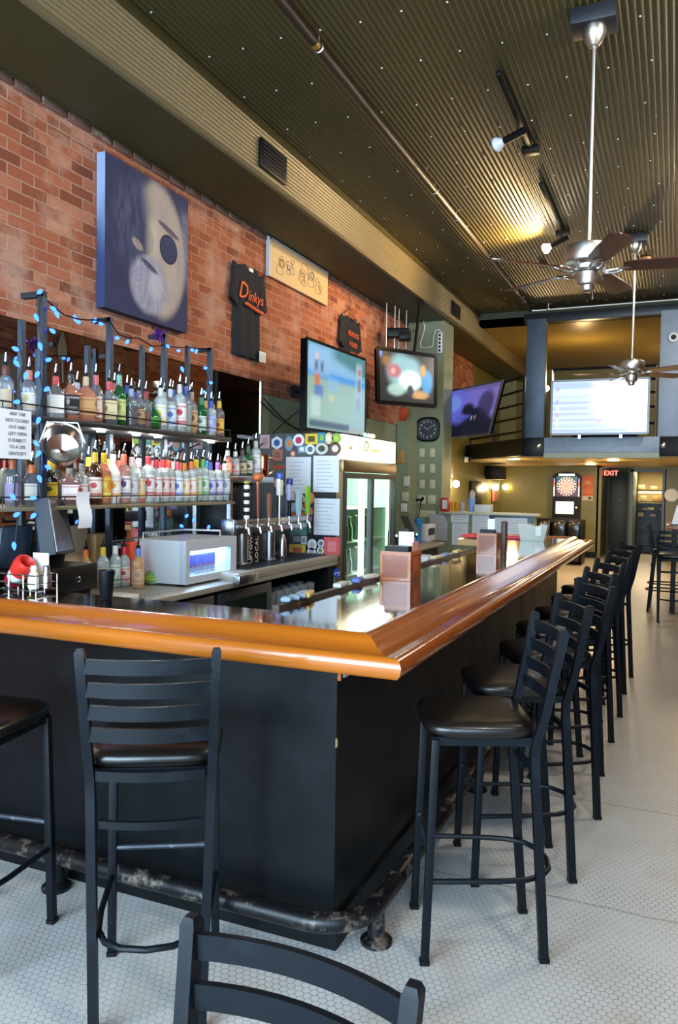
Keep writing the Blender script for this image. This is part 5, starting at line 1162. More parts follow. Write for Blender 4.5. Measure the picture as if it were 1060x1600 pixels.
# ================================================================== PILLAR: clock, switch plates, gadgets
PY = 11.1
def onp(px_, py_, Y=PY): return at(px_, py_, Y=Y)
ck = thing('wall_clock', 'black rounded-square wall clock with white numerals on the green pillar', 'clock', tuple(onp(670, 671)))
c0 = onp(669.5, 671)
MB().lathe([(.178, 0), (.183, .012), (.178, .035), (.160, .042), (.155, .034)], c0, 40, 'Y', ex=3.2).build('case', M['black'], ck, world=True)
MB().lathe([(.156, .034), (.156, .035)], c0, 40, 'Y', ex=3.2).build('dial', flat('charcoal_dial', '#2c3238', .5), ck, world=True)
for h in range(1, 13):
    a = R(90-h*30); words(str(h), .052, (c0.x+.118*math.cos(a), PY-.037, c0.z+.118*math.sin(a)), (1, 0, 0), (0, 0, 1), M['white'], ck, 'numeral', .001)
for L, ang, w_ in ((.062, 90-302, .007), (.10, 90-56, .005)):
    a = R(ang); MB().beam((c0.x, PY-.040, c0.z), (c0.x+L*math.cos(a), PY-.040, c0.z+L*math.sin(a)), w_, .003, upv=(0, 1, 0)).build('clock_hand', M['white'], ck, world=True)
def plate(px_, py_, w_, h_, label, name='switch_plate', knobs=1, mat='ivory', Y=PY, cat='switch plate', group='switch plates on the green pillar'):
    p = onp(px_, py_, Y); t = thing(name, label, cat, (p.x, Y, p.z), 0, group)
    MB().box((p.x, Y-.004, p.z), (w_, .008, h_), bev=.002).build('cover_plate', M[mat], t, world=True)
    for k in range(knobs): MB().box((p.x+(k-(knobs-1)/2)*.045, Y-.011, p.z), (.014, .010, .028)).build('toggle', M['ivory'], t, world=True)
rows_ = ('top', 'middle', 'lower')
for r_, py_ in enumerate((707.5, 732, 756.5)):
    for c_, px_ in enumerate((659.7, 676)): plate(px_, py_, .078, .125, f'ivory switch plate on the pillar below the clock, {rows_[r_]} {("left", "right")[c_]}')
plate(659.5, 780.5, .12, .125, 'double outlet plate with black plugs, left of the fourth row on the pillar', 'outlet_plate', 2, group=None, cat='outlet')
plate(675, 780.5, .12, .125, 'double switch plate on the pillar, right of the plugged outlet', knobs=2)
plate(667, 803, .28, .105, 'long beige multi-gang plate low on the pillar above the papers', knobs=4)
p = onp(662, 781); t = thing('plug_leads', 'black plugs with leads hanging from the pillar outlet', 'plug', (p.x, PY-.02, p.z))
MB().box((p.x-.05, PY-.035, p.z), (.09, .03, .03)).box((p.x+.0, PY-.035, p.z+.02), (.03, .03, .05)).tube(sag((p.x-.02, PY-.04, p.z), (p.x-.06, PY-.06, p.z-.30), .0), .006, 6).build('plug', M['black'], t, world=True)
MB().tube(sag((p.x-.04, PY-.04, p.z), (p.x-.20, PY-.06, p.z-.02), .05), .007, 6).build('cream_lead', M['ivory'], t, world=True)
for (px_, py_, w_, h_, m_, lab, cat, Y) in ((644.5, 690, .075, .13, 'ivory', 'tall ivory box on the pillar left of the clock', 'box', PY), (636, 752, .09, .14, 'white', 'white rounded phone handset on the narrow pipe chase', 'telephone', 10.7),
                                        (627.5, 714, .09, .19, None, 'brown paper tag on the pipe chase right of the fridge header', 'tag', 10.7), (634, 776, .10, .13, 'ivory', 'cream square plate on the pipe chase below the phone', 'plate', 10.7), (632, 793, .09, .12, 'paper', 'small white label strip on the pipe chase above the terminal', 'label', 10.7)):
    p = onp(px_, py_, Y); o = MB().box((p.x, Y-.012, p.z), (w_, .024, h_), bev=.006).build({'box': 'wall_box', 'telephone': 'telephone', 'tag': 'paper_tag', 'plate': 'cover_plate', 'label': 'label_strip'}[cat], M[m_] if m_ else flat('kraft_tag', '#b9873f', .6)); tag(o, lab, cat)
p = onp(623, 658, 10.85); t = thing('orange_basket', 'woven orange-red basket ornament on top of the narrow pipe chase', 'basket', (p.x, 10.85, 2.47))
MB().lathe([(.05, 0), (.10, .03), (.135, .10), (.145, .19), (.135, .19), (.12, .10), (.04, .02)], (p.x, 10.87, 2.47), 24, sy=.6).build('bowl', worn('orange_weave', '#c04a20', '#7a2410', .6, .7, 0, 30), t, world=True)
# ---------------- second till on the far counter
pc = thing('far_counter', 'dark worktop with the second till beyond the drinks fridge', 'counter', (-3.1, 8.6, 0))
MB().bx(XL, -2.62, 7.75, 9.42, .81, .85, bev=.005).build('worktop', M['worktop'], pc, world=True)
MB().bx(XL, -2.7, 7.8, 9.40, 0, .81).build('cabinet', M['black'], pc, world=True)
def slab(px4, Xs, th, mat, name, parent):
    P = [at(a_, b_, X=x_) for (a_, b_), x_ in zip(px4, Xs)]; n_ = (P[1]-P[0]).cross(P[3]-P[0]).normalized()
    if n_.dot(EYE-P[0]) < 0: n_ = -n_
    return MB().prism(P, -n_*th).build(name, mat, parent, world=True), P, n_
t2 = thing('till_terminal', 'black touch-screen till tilted back on the far counter beside the fridge', 'till', (-2.85, 8.25, .85))
slab([(625, 806), (637, 806), (651, 836), (640, 839)], (-2.95, -2.78, -2.72, -2.90), .05, flat('grey_screen', '#6a6c6a', .2), 'screen', t2)
MB().bx(-3.0, -2.75, 7.9, 8.45, .85, .96, bev=.01).bx(-2.98, -2.88, 8.1, 8.3, .95, 1.12).build('base', M['black'], t2, world=True)
MB().ball(at(651.5, 835, X=-2.70), .010, 8).build('status_light', glow('green_led', (.1, 1, .3), 6), t2, world=True)
MB().ball(at(620, 837, X=-2.72), .012, 8).build('status_light', glow('blue_led', (.15, .25, 1), 6), t2, world=True)
for (px0, px1, py0, py1, X_, c_, lab, nm) in ((638, 655, 824, 843, -2.85, '#b8b4aa', 'cream receipt printer block beside the far till', 'receipt_printer'), (668, 681, 818, 846, -2.80, '#c8c8cc', 'small card reader in a clear stand on the far counter', 'card_reader'), (685, 697, 820, 846, -2.9, '#d8e0d8', 'white squeeze bottle at the right end of the far counter', 'squeeze_bottle')):
    a, c2_ = at(px0, py1, X=X_), at(px1, py0, X=X_); t = thing(nm, lab, nm.replace('_', ' '), ((X_), (a.y+c2_.y)/2, .85))
    if nm == 'squeeze_bottle': MB().lathe([(.045, 0), (.05, .01), (.05, .14), (.02, .18), (.012, .20), (.006, .25)], (X_, 9.34, .851), 18).build('bottle_body', M['white'], t, world=True)
    else:
        MB().bx(X_-.1, X_, a.y, c2_.y, .851, c2_.z, bev=.01).build('body', flat(nm+'_body', c_, .4), t, world=True)
        MB().bx(X_-.001, X_+.004, a.y+.04, c2_.y-.04, .93, c2_.z-.05).build('display', M['black'], t, world=True)
a, c_ = at(672, 803, Y=11.05), at(699, 845, Y=11.05); o = MB().prism([(a.x, 11.03, c_.z), (c_.x, 11.03, c_.z), (c_.x+.0, 11.03, a.z-.12), (c_.x-.06, 11.03, a.z), (a.x, 11.03, a.z)], (0, .02, 0)).build('clear_panel', flat('lilac_grey_panel', '#b4b4c2', .3)); tag(o, 'pale lilac-grey splash panel leaning on the pillar behind the far till', 'panel')
a = at(654, 822, Y=9.0); a.z = .851; o = MB().lathe([(.035, 0), (.035, .18), (.045, .20), (.05, .29), (.02, .31)], a, 16).build('spray_bottle', flat('blue_spray', '#2a7ab8', .4)); tag(o, 'blue spray bottle top behind the far till', 'bottle')
o = MB().bx(-2.55, -2.40, 8.0, 8.2, .0, .80, bev=.03).bx(-2.52, -2.42, 8.22, 8.34, 0, .66, bev=.02).build('white_canister', flat('milky_plastic', '#b8bcc0', .4)); tag(o, 'milky white plastic canister on the floor below the far counter', 'canister')

# ================================================================== HALF WALL: papers, boxes, cups
def sheet_on(px0, px1, py0, py1, Y, lab, nm='notice', mat='paper', cat='paper', frame=None):
    a, c_ = at(px0, py1, Y=Y), at(px1, py0, Y=Y); t = thing(nm, lab, cat, ((a.x+c_.x)/2, Y, a.z))
    if frame: MB().bx(a.x-.07, c_.x+.07, Y-.025, Y-.002, a.z-.06, c_.z+.06, bev=.003).build('frame', frame, t, world=True)
    yy = Y-.028 if frame else Y-.006
    MB().bx(a.x, c_.x, yy, yy+.004, a.z, c_.z).build('sheet', M[mat], t, world=True)
    b = MB(); n_ = max(3, int((c_.z-a.z)/.04))
    for k in range(n_): z = c_.z-.03-k*(c_.z-a.z-.04)/n_; b.bx(a.x+.03, a.x+.03+(c_.x-a.x-.06)*random.uniform(.6, 1), yy-.001, yy, z-.004, z+.002)
    b.build('print_lines', flat('faint_print', '#b4b8c2', .7), t, world=True); return t
sheet_on(705, 733, 801.5, 816, 11.1, 'white header card at the left end of the half wall')
sheet_on(706.5, 732, 818, 851, 11.1, 'printed white sheet at the left end of the half wall, below the header card')
sheet_on(738, 765, 803.5, 837, 11.1, 'printed white sheet in the middle of the half wall')
sheet_on(773, 825, 810, 838, 11.1, 'wide white sheet in a dark frame on the right of the half wall', frame=M['steelblue'], nm='framed_notice')
def block(px0, px1, py0, py1, Y, d, z0, mat, nm, lab, cat, group=None):
    a, c_ = at(px0, py1, Y=Y), at(px1, py0, Y=Y); o = MB().bx(a.x, c_.x, Y, Y+d, z0, c_.z, bev=.006).build(nm, mat); return tag(o, lab, cat, group)
block(741, 767, 789, 801, 11.08, .16, 1.175, M['white'], 'white_box', 'plain white box on the half-wall ledge beside the cup of straws', 'box')
p = at(737, 800, Y=11.15); t = thing('straw_cup', 'pale blue cup full of white straws on the half-wall ledge', 'cup', (p.x, 11.15, 1.175))
MB().lathe([(.035, 0), (.04, .005), (.055, .19), (.050, .19), (.035, .01)], seg=20).build('cup', flat('pale_blue_cup', '#86a8e0', .4), t)
b = MB()
for k in range(9): a_ = k*.7; b.tube([(.02*math.cos(a_), .02*math.sin(a_), .02), (.035*math.cos(a_)+.01, .035*math.sin(a_), .27+.015*(k % 4))], .006, 6)
b.build('straws', M['white'], t)
for k, (x_, c_, lab) in enumerate(((708, '#d8a83a', 'first yellow plastic cup on the half-wall ledge, beside the red tin'), (715, '#d09a30', 'second yellow plastic cup on the half-wall ledge'), (723, '#b8bcc4', 'silver shaker tin on the half-wall ledge, right of the yellow cups'))):
    p = at(x_, 800, Y=11.16); o = MB().lathe([(.028, 0), (.03, .004), (.036, .14), (.033, .14), (.026, .01)], (p.x, 11.16, 1.175), 16).build('plastic_cup', flat('cup_'+c_[1:], c_, .4)); tag(o, lab, 'cup', 'cups on the half-wall ledge')
a, c_ = at(690, 799, Y=11.04), at(703, 778, Y=11.04); t = thing('red_tin', 'red and white tin mounted at the corner of pillar and half wall', 'tin', ((a.x+c_.x)/2, 11.04, a.z))
MB().bx(a.x, c_.x, 10.98, 11.09, a.z, c_.z, bev=.008).build('tin_body', M['red'], t, world=True); MB().bx(a.x+.03, c_.x-.02, 10.972, 10.979, a.z+.04, c_.z-.03).build('tin_label', M['white'], t, world=True)
# red mat on service ledge with frosted holder
t = thing('bar_mat', 'long red rubber mat on the far service end of the bar', 'mat', (-1.45, 7.4, 1.072))
MB().bx(-1.84, -1.20, 7.16, 7.52, 1.071, 1.09, bev=.005).build('mat', flat('red_rubber', '#c83040', .5), t, world=True)
t = thing('frosted_holder', 'frosted plastic napkin holder with a white card near the far end of the bar', 'holder', (-1.12, 7.05, 1.07))
MB().prism([(-1.25, 6.98, 1.071), (-1.05, 6.98, 1.071), (-1.02, 6.98, 1.21), (-1.07, 6.98, 1.225), (-1.12, 6.98, 1.20), (-1.19, 6.98, 1.225), (-1.28, 6.98, 1.21)], (0, .12, 0)).build('holder_body', flat('frosted_plastic', '#a8aa9e', .3), t, world=True)
MB().bx(-1.12, -1.07, 6.972, 6.979, 1.12, 1.20).build('card', M['white'], t, world=True)
# white bin below
o = MB().lathe([(.16, 0), (.19, .02), (.20, .50), (.17, .56), (.10, .59)], (-2.05, 8.1, .28), 24).build('ice_bucket', M['white']); tag(o, 'rounded white tub behind the service end of the bar, below the red mat', 'tub')
o.location.z = 0; o.scale = (1, 1, 1.45)

# ================================================================== THINGS ON THE BAR
def caddy_box(label, x0, x1, y0, y1, h, tall=False):
    t = thing('bar_caddy', label, 'caddy', ((x0+x1)/2, (y0+y1)/2, 1.07), 0, 'wooden napkin caddies on the bar')
    z0, z1 = 1.071, 1.071+h; w_ = .012
    MB().bx(x0, x1, y0, y0+w_, z0, z1).bx(x0, x1, y1-w_, y1, z0, z1).bx(x0, x0+w_, y0+w_, y1-w_, z0, z1).bx(x1-w_, x1, y0+w_, y1-w_, z0, z1).bx(x0+w_, x1-w_, y0+w_, y1-w_, z0, z0+w_).build('wooden_box', M['box_wood'], t, world=True)
    MB().bx(x0-.003, x1+.003, y0-.004, y0-.0005, z1-.018, z1+.001).bx(x1+.0005, x1+.003, y0, y1+.003, z1-.018, z1+.001).bx(x0-.003, x1+.003, y0-.004, y0-.0005, z0, z0+.014).bx(x0-.003, x0+.012, y0-.0035, y0-.0005, z0+.014, z1-.018).bx(x1-.012, x1+.003, y0-.0035, y0-.0005, z0+.014, z1-.018).build('box_trim', wood('light_box_trim', '#a05a30', '#b86c3c', 'X', .35, .3), t, world=True)
    b = MB(); yc = (y0+y1)/2; b.bx(x1, x1+.002, yc-.03, yc+.03, z0+.04, z1-.03); b.build('carved_inset', flat('orange_brown_inset', '#a8481c', .5), t, world=True)
    MB().bx(x0+w_, x1-.02, y0+.02, y1-.08, z0+.02, z1+.025).build('black_napkins', M['black'], t, world=True)
    return t, z1
t, z1 = caddy_box('reddish wooden caddy with black napkins and a white card, nearest on the bar', -1.355, -1.20, 3.69, 3.87, .145)
MB().bx(-1.30, -1.22, 3.80, 3.81, z1-.02, z1+.095).build('card', M['white'], t, world=True)
MB().bx(-1.215, -1.212+.0, 3.76, 3.86, z1-.03, z1+.045).bx(-1.25, -1.212, 3.855, 3.86, z1-.03, z1+.045).build('sugar_packets', flat('red_white_packets', '#c88a80', .6, var=.5, scale=60), t, world=True)
MB().tube([(-1.33, 3.72, z1), (-1.335, 3.74, z1+.10)], .003, 6).build('straw', M['black'], t, world=True)
t, z1 = caddy_box('farther reddish wooden caddy with black napkins and a tall carved wooden post', -1.29, -1.155, 5.50, 5.66, .145)
MB().bx(-1.235, -1.185, 5.58, 5.59, z1-.02, z1+.10).build('card', M['white'], t, world=True)
MB().box((-1.12, 5.60, 1.071+.115), (.035, .07, .23), bev=.006).box((-1.12, 5.60, 1.071+.13), (.04, .05, .02)).build('carved_post', worn('carved_dark_wood', '#3a1c12', '#8a5a3a', .5, .7, 0, 30), t, world=True)
# wire condiment caddy with red and white rolled napkins
cdn = thing('wire_caddy', 'chrome wire caddy with condiments at the left end of the bar', 'caddy', (-2.53, 2.52, 1.07))
b = MB(); cx_, cyy = -2.53, 2.52
for z in (1.085, 1.115, 1.15): b.tube([(cx_-.11, cyy-.06, z), (cx_+.11, cyy-.06, z), (cx_+.11, cyy+.06, z), (cx_-.11, cyy+.06, z)], .003, 6, closed=True)
for x in (-.11, -.04, .04, .11):
    for y in (-.06, .06): b.tube([(cx_+x, cyy+y, 1.071), (cx_+x, cyy+y, 1.15)], .003, 6)
b.build('wire_frame', M['chrome'], cdn, world=True)
t = thing('rolled_bag', 'rolled red and white plastic packet leaning in the wire caddy', 'packet', (cx_-.02, cyy, 1.10))
A_, B_ = Vector((cx_-.085, cyy-.01, 1.10)), Vector((cx_+.03, cyy-.03, 1.205)); b = MB(); d_ = (B_-A_).normalized(); q = d_.to_track_quat('Z', 'Y').to_matrix(); m = (q.col[0], q.col[1], q.col[2])
b.lathe([(.020, 0), (.034, .02), (.040, .10)], A_, 20, m=m, caps=False).build('white_end', flat('shiny_white_wrap', '#dfe4ea', .25), t, world=True)
MB().lathe([(.041, .085), (.046, .12), (.044, .150), (.030, .158), (.022, .14), (.014, .11)], A_, 20, m=m, caps=False).build('red_roll', M['red'], t, world=True)
MB().lathe([(.036, .02), (.0385, .05)], A_, 20, m=m, caps=False).build('red_band', flat('dark_red_band', '#8a1a28', .3), t, world=True)
o = MB().lathe([(.02, 0), (.024, .004), (.024, .07), (.012, .09), (.006, .11)], (cx_+.015, cyy+.02, 1.088), 16).build('mustard_bottle', flat('mustard_yellow', '#d8a818', .4)); tag(o, 'small yellow mustard bottle standing in the wire caddy', 'bottle')
o = MB().lathe([(.018, 0), (.022, .004), (.022, .06), (.012, .075), (.014, .09), (.01, .10)], (cx_+.058, cyy-.02, 1.088), 16).build('salt_shaker', M['white']); tag(o, 'white salt shaker standing in the wire caddy', 'shaker')
o = MB().lathe([(.016, 0), (.02, .004), (.02, .06), (.013, .075), (.014, .095), (.01, .10)], (cx_+.09, cyy+.02, 1.088), 16).build('pepper_shaker', M['steel']); tag(o, 'steel-topped pepper shaker at the right of the wire caddy', 'shaker')
o = MB().bx(cx_-.01, cx_+.075, cyy+.045, cyy+.05, 1.088, 1.235).build('menu_card', M['paper']); tag(o, 'white card with red print standing behind the rolled packet', 'card')
o = MB().lathe([(.022, 0), (.024, .003), (.033, .12), (.030, .12), (.021, .008)], (-2.09, 2.50, 1.071), 20).build('black_tumbler', M['black']); tag(o, 'black plastic tumbler standing near the back edge of the bar', 'tumbler')
# clutter on back lip of bar
random.seed(5)
t = thing('lip_clutter', 'row of blue cloths and small packets along the inner edge of the bar', 'cloths', (-1.385, 3.0, 1.085))
b = MB()
for k in range(4): b.box((-1.392+random.uniform(-.01, .01), 2.72+k*.06, 1.096), (.045, .06, .022), rz=random.uniform(-.6, .6), bev=.012)
b.build('blue_cloth', flat('pale_blue_cloth', '#8296ac', .8), t, world=True)
for k, (y, c_) in enumerate(((2.9, '#c8a860'), (3.25, '#b8b8b0'), (3.45, '#5a6aa8'), (3.6, '#c8c4b8'), (4.3, '#d8d4c8'), (4.8, '#c8b890'), (5.0, '#7a88a8'), (5.3, '#c8b070'))):
    MB().box((-1.385, y, 1.095), (.04, .12, .02), rz=random.uniform(-.3, .3), bev=.006).build('packet', flat('packet_%d' % k, c_, .6), t, world=True)

# ================================================================== TILL NEAR THE CAMERA
tl = thing('till_terminal', 'tilted touch-screen till with black base at the left end of the counter', 'till', (-2.95, 3.0, .90))
slab([(77, 780), (98, 785), (115, 858), (90, 862)], (-2.80, -2.95, -2.88, -2.73), .006, flat('dull_grey_screen', '#55504e', .2), 'screen', tl)
slab([(75, 777), (101, 782), (118, 863), (87, 866)], (-2.806, -2.962, -2.892, -2.736), .07, flat('slate_housing', '#161b23', .6), 'screen_housing', tl)
MB().box((-2.96, 3.07, 1.08), (.10, .16, .30), m=Matrix.Rotation(R(14), 4, 'Y'), bev=.02).box((-2.95, 3.02, .95), (.26, .30, .10), bev=.02).build('stand', M['black'], tl, world=True)
MB().box((-3.0, 2.90, 1.20), (.03, .20, .24), m=Matrix.Rotation(R(8), 4, 'Y'), bev=.006).build('customer_display', flat('slate_display', '#3c4654', .35), tl, world=True)
cdw = thing('cash_drawer', 'black cash drawer with round lock at the left end of the counter', 'cash drawer', (-2.95, 2.9, .90))
MB().bx(-3.25, -2.79, 2.64, 3.27, .985, 1.115, bev=.006).build('drawer_case', M['black'], cdw, world=True)
MB().bx(-3.2, -2.82, 2.66, 3.25, .901, .985).build('plinth', M['black'], cdw, world=True)
MB().lathe([(.014, 0), (.014, .006), (.010, .008)], (-2.79, 3.12, 1.045), 14, 'X').build('lock', M['chrome'], cdw, world=True)
o = MB().bx(-3.15, -2.74, 2.36, 2.58, 1.072, 1.20, bev=.02).build('printer', M['black']); tag(o, 'black printer block at the far left behind the wire caddy', 'printer')
o = MB().bx(-2.86, -2.70, 3.30, 3.50, .902, .93, bev=.004).build('napkin_stack', M['white']); tag(o, 'flat white napkin stack on the counter right of the cash drawer', 'napkins')

# ================================================================== SIGN, BUCKET, BLUE LIGHTS
t = thing('paper_sign', 'white paper sign about unclosed tabs hanging from the rack at the left edge', 'sign', (-2.80, 2.6, 1.7))
pa, pb = at(-12, 636, X=-2.81), at(49, 718, X=-2.81)
MB().bx(-2.814, -2.81, pa.y, pb.y, pb.z, pa.z).build('sheet', M['paper'], t, world=True)
words('ANY TAB\nNOT CLOSED\nOUT AND\nLEFT OPEN\nIS SUBJECT\nTO A 20%\nGRATUITY', .0225, (-2.808, pa.y+(pb.y-pa.y)*.62, (pa.z+pb.z)/2+.002), (0, 1, 0), (0, 0, 1), M['ink'], t, 'sign_lettering', .0005, space=1.35)
MB().tube([(-2.812, pa.y+.05, pa.z), (RX, pa.y+.05, ZU-.02)], .002, 5).build('string', M['black'], t, world=True)
c0 = at(98, 692, X=-2.76); t = thing('metal_bucket', 'shiny copper-bottomed metal bucket hanging sideways below the upper shelf', 'bucket', tuple(c0))
d_ = (Vector((.62, -.62, .28))).normalized(); q = d_.to_track_quat('Z', 'Y').to_matrix(); m = (q.col[0], q.col[1], q.col[2])
MB().lathe([(.055, -.13), (.085, -.10), (.098, 0), (.103, .002), (.103, .006), (.095, .004), (.082, -.095), (.01, -.12)], c0, 36, m=m, caps=False).build('bucket_body', N('bucket_metal').bsdf(srgb('#c9c0b8'), .16, 1.0), t, world=True)
MB().tube([c0+m[0]*.105, c0+m[0]*.07+Vector((0, 0, .10)), (RX+.02, c0.y, ZU-.03), c0-m[0]*.07+Vector((0, 0, .10)), c0-m[0]*.105], .003, 6).build('bucket_handle', M['nickel'], t, world=True)
# blue string lights draped over the rack
ls = thing('blue_string_lights', 'string of glowing blue bulbs draped over the steel bottle rack', 'string lights', (-2.85, 3.6, 2.4))
bl = [(62, 456), (83, 482), (89, 491), (57, 496), (117, 497), (122, 503), (148, 501), (158, 506), (82, 517), (63, 541), (24, 545), (76, 562), (26, 568), (40, 587), (58, 585), (73, 608), (26, 628), (60, 657), (57, 693), (60, 709), (62, 748), (20, 776), (52, 778), (183, 528), (199, 534), (236, 546), (262, 541), (279, 548), (301, 547), (307, 549), (285, 577), (321, 575), (330, 598), (318, 612), (52, 806), (26, 804), (75, 730), (22, 853), (100, 664), (303, 812), (292, 806), (326, 824), (284, 822)]
gb = glow('blue_bulb_glow', (.03, .12, 1), 3.4)
for k, (x_, y_) in enumerate(bl):
    X_ = RX+.03 if (x_ < 110 or y_ > 560) else -3.13
    p = at(x_, y_, X=X_ if y_ < 640 or x_ < 110 else -3.1); d_ = Vector((0, random.uniform(-1, 1), random.uniform(-1, .2))).normalized()
    q = d_.to_track_quat('Z', 'Y').to_matrix(); MB().lathe([(.003, -.019), (.008, -.014), (.011, -.002), (.007, .012), (.002, .021)], p, 10, m=(q.col[0], q.col[1], q.col[2])).build('bulb', gb, ls, world=True)
def drape(seq, X_): return [at(a_, b_, X=X_)-Vector((0, 0, .0)) for a_, b_ in seq]
MB().tube(drape([(60, 458), (83, 478), (100, 492), (120, 498), (135, 500), (150, 500), (172, 500)], -3.0), .004, 6).build('cable', M['black'], ls, world=True)
MB().tube(drape([(172, 503), (185, 522), (200, 528), (215, 528), (238, 541), (257, 540), (280, 543), (300, 543), (328, 548)], -3.14), .004, 6).build('cable', M['black'], ls, world=True)
MB().tube(drape([(63, 458), (60, 500), (65, 541), (62, 580), (66, 608), (60, 657), (64, 700), (60, 748), (64, 780), (56, 806)], RX+.02), .004, 6).build('cable', M['black'], ls, world=True)
MB().tube(drape([(30, 540), (36, 568), (28, 600), (34, 640), (28, 680), (22, 776), (28, 804), (24, 850)], -2.9), .004, 6).build('cable', M['black'], ls, world=True)
MB().tube(drape([(320, 575), (326, 600), (318, 612)], -3.1), .004, 6).build('cable', M['black'], ls, world=True)
point('blue_lights_lamp', at(110, 500, X=-2.95), .6, (.15, .3, 1), .1)
p = at(250, 520, X=-3.15); t = thing('tinsel_bow', 'small purple tinsel bow on top of a rack post below the portrait', 'decoration', tuple(p))
b = MB(); random.seed(2)
for k in range(16):
    a_ = Vector((random.gauss(0, 1), random.gauss(0, 1), random.gauss(0, 1))).normalized(); b.tube([p, p+a_*.03+Vector((0, 0, .01)), p+a_*.055, p+a_*.04-Vector((0, 0, .02))], .005, 5)
b.build('tinsel', flat('purple_foil', '#6a3a9a', .2, .6), t, world=True)
# slack cables on the green wall behind the big screen
for k, (a_, b_, s_) in enumerate((((408, 628), (500, 672), .10), ((412, 622), (540, 690), .16), ((470, 640), (392, 712), -.02))):
    o = MB().tube(sag(at(a_[0], a_[1], X=XL+.03), at(b_[0], b_[1], X=XL+.03 if k < 2 else -3.3), s_), .006, 6).build('slack_cable', M['black']); tag(o, ('upper black cable drooping across the green wall behind the big screen', 'lower black cable drooping across the green wall behind the big screen', 'thin cable running down from the green wall to the fridge side')[k], 'cable', None)

# ================================================================== BACK OF THE ROOM
# globe lights on the side wall
for k, (x_, y_) in enumerate(((713, 756), (774, 762), (790, 761), (804, 762))):
    p = at(x_, y_, X=XL+.10); t = thing('globe_light', ('glowing globe wall light just right of the green pillar', 'glowing globe wall light below the black speaker, left of a trio', 'glowing globe wall light, middle one of the trio under the mezzanine', 'glowing globe wall light, rightmost of the trio under the mezzanine')[k], 'wall light', tuple(p), 0, 'globe lights on the olive wall')
    MB().ball(p, .062, 18).build('globe', M['bulb'], t, world=True); MB().tube([p, (XL, p.y, p.z)], .012, 8).lathe([(.05, 0), (.05, .012)], (XL, p.y, p.z), 16, 'X').build('wall_bracket', M['nickel'], t, world=True)
    point('globe_lamp', p+Vector((.09, 0, 0)), 9, WARM, .06)
p = at(700, 756, X=XL+.03); o = MB().box((XL+.04, p.y, p.z), (.08, .2, .16), bev=.01).build('amber_lamp', glow('amber_shade_glow', (1, .62, .25), 1.6)); tag(o, 'small amber shaded lamp glowing right beside the green pillar', 'lamp')
def on_wall(px0, px1, py0, py1, mat, nm, lab, cat, th=.03):
    a, c_ = at(px0, py1, X=XL), at(px1, py0, X=XL); o = MB().bx(XL, XL+th, a.y, c_.y, a.z, c_.z, bev=min(.01, th/3)).build(nm, mat); return tag(o, lab, cat)
on_wall(698, 706, 713, 746, flat('grey_pennant', '#6a5a5c', .7), 'narrow_sign', 'narrow grey hanging sign on the olive wall beside the pillar', 'sign')
on_wall(769, 777, 764, 784, flat('dusty_pink_sign', '#a86a58', .6), 'oval_sign', 'small pinkish oval sign under the globe lights', 'sign')
on_wall(734, 750, 752, 790, M['black'], 'door_frame_panel', 'dark narrow framed panel on the olive wall behind the straw cup', 'panel', .05)
on_wall(815, 826, 752, 800, flat('brown_poster', '#4a3a28', .6), 'brown_poster', 'dark brown narrow poster near the back corner of the olive wall', 'poster', .01) if False else None
p = at(780, 738, X=XL+.16); o = MB().box((XL+.16, p.y-.3, p.z-.02), (.30, .7, .28), bev=.01).build('wall_speaker', M['black']); tag(o, 'black wall speaker under the mezzanine above the globe lights', 'speaker')
p = at(735, 718, X=XL+.1); t = thing('security_camera', 'small white security camera on the olive wall below the mezzanine', 'camera', tuple(p))
MB().lathe([(.06, 0), (.06, .03), (.045, .07), (.02, .09)], (XL, p.y, p.z), 20, 'X').build('dome', M['white'], t, world=True); MB().ball((XL+.09, p.y-.02, p.z-.01), .028, 12).build('lens', M['black'], t, world=True)
p = at(1053, 527, Y=12.62); t = thing('security_camera', 'round white security camera with black lens high on the pale right-hand column', 'camera', tuple(p))
MB().lathe([(.075, 0), (.075, .03), (.06, .045)], (p.x, 12.64, p.z), 24, 'Y').build('dome', M['white'], t, world=True); MB().lathe([(.038, .045), (.03, .055)], (p.x, 12.64, p.z), 20, 'Y').build('lens', M['black'], t, world=True)
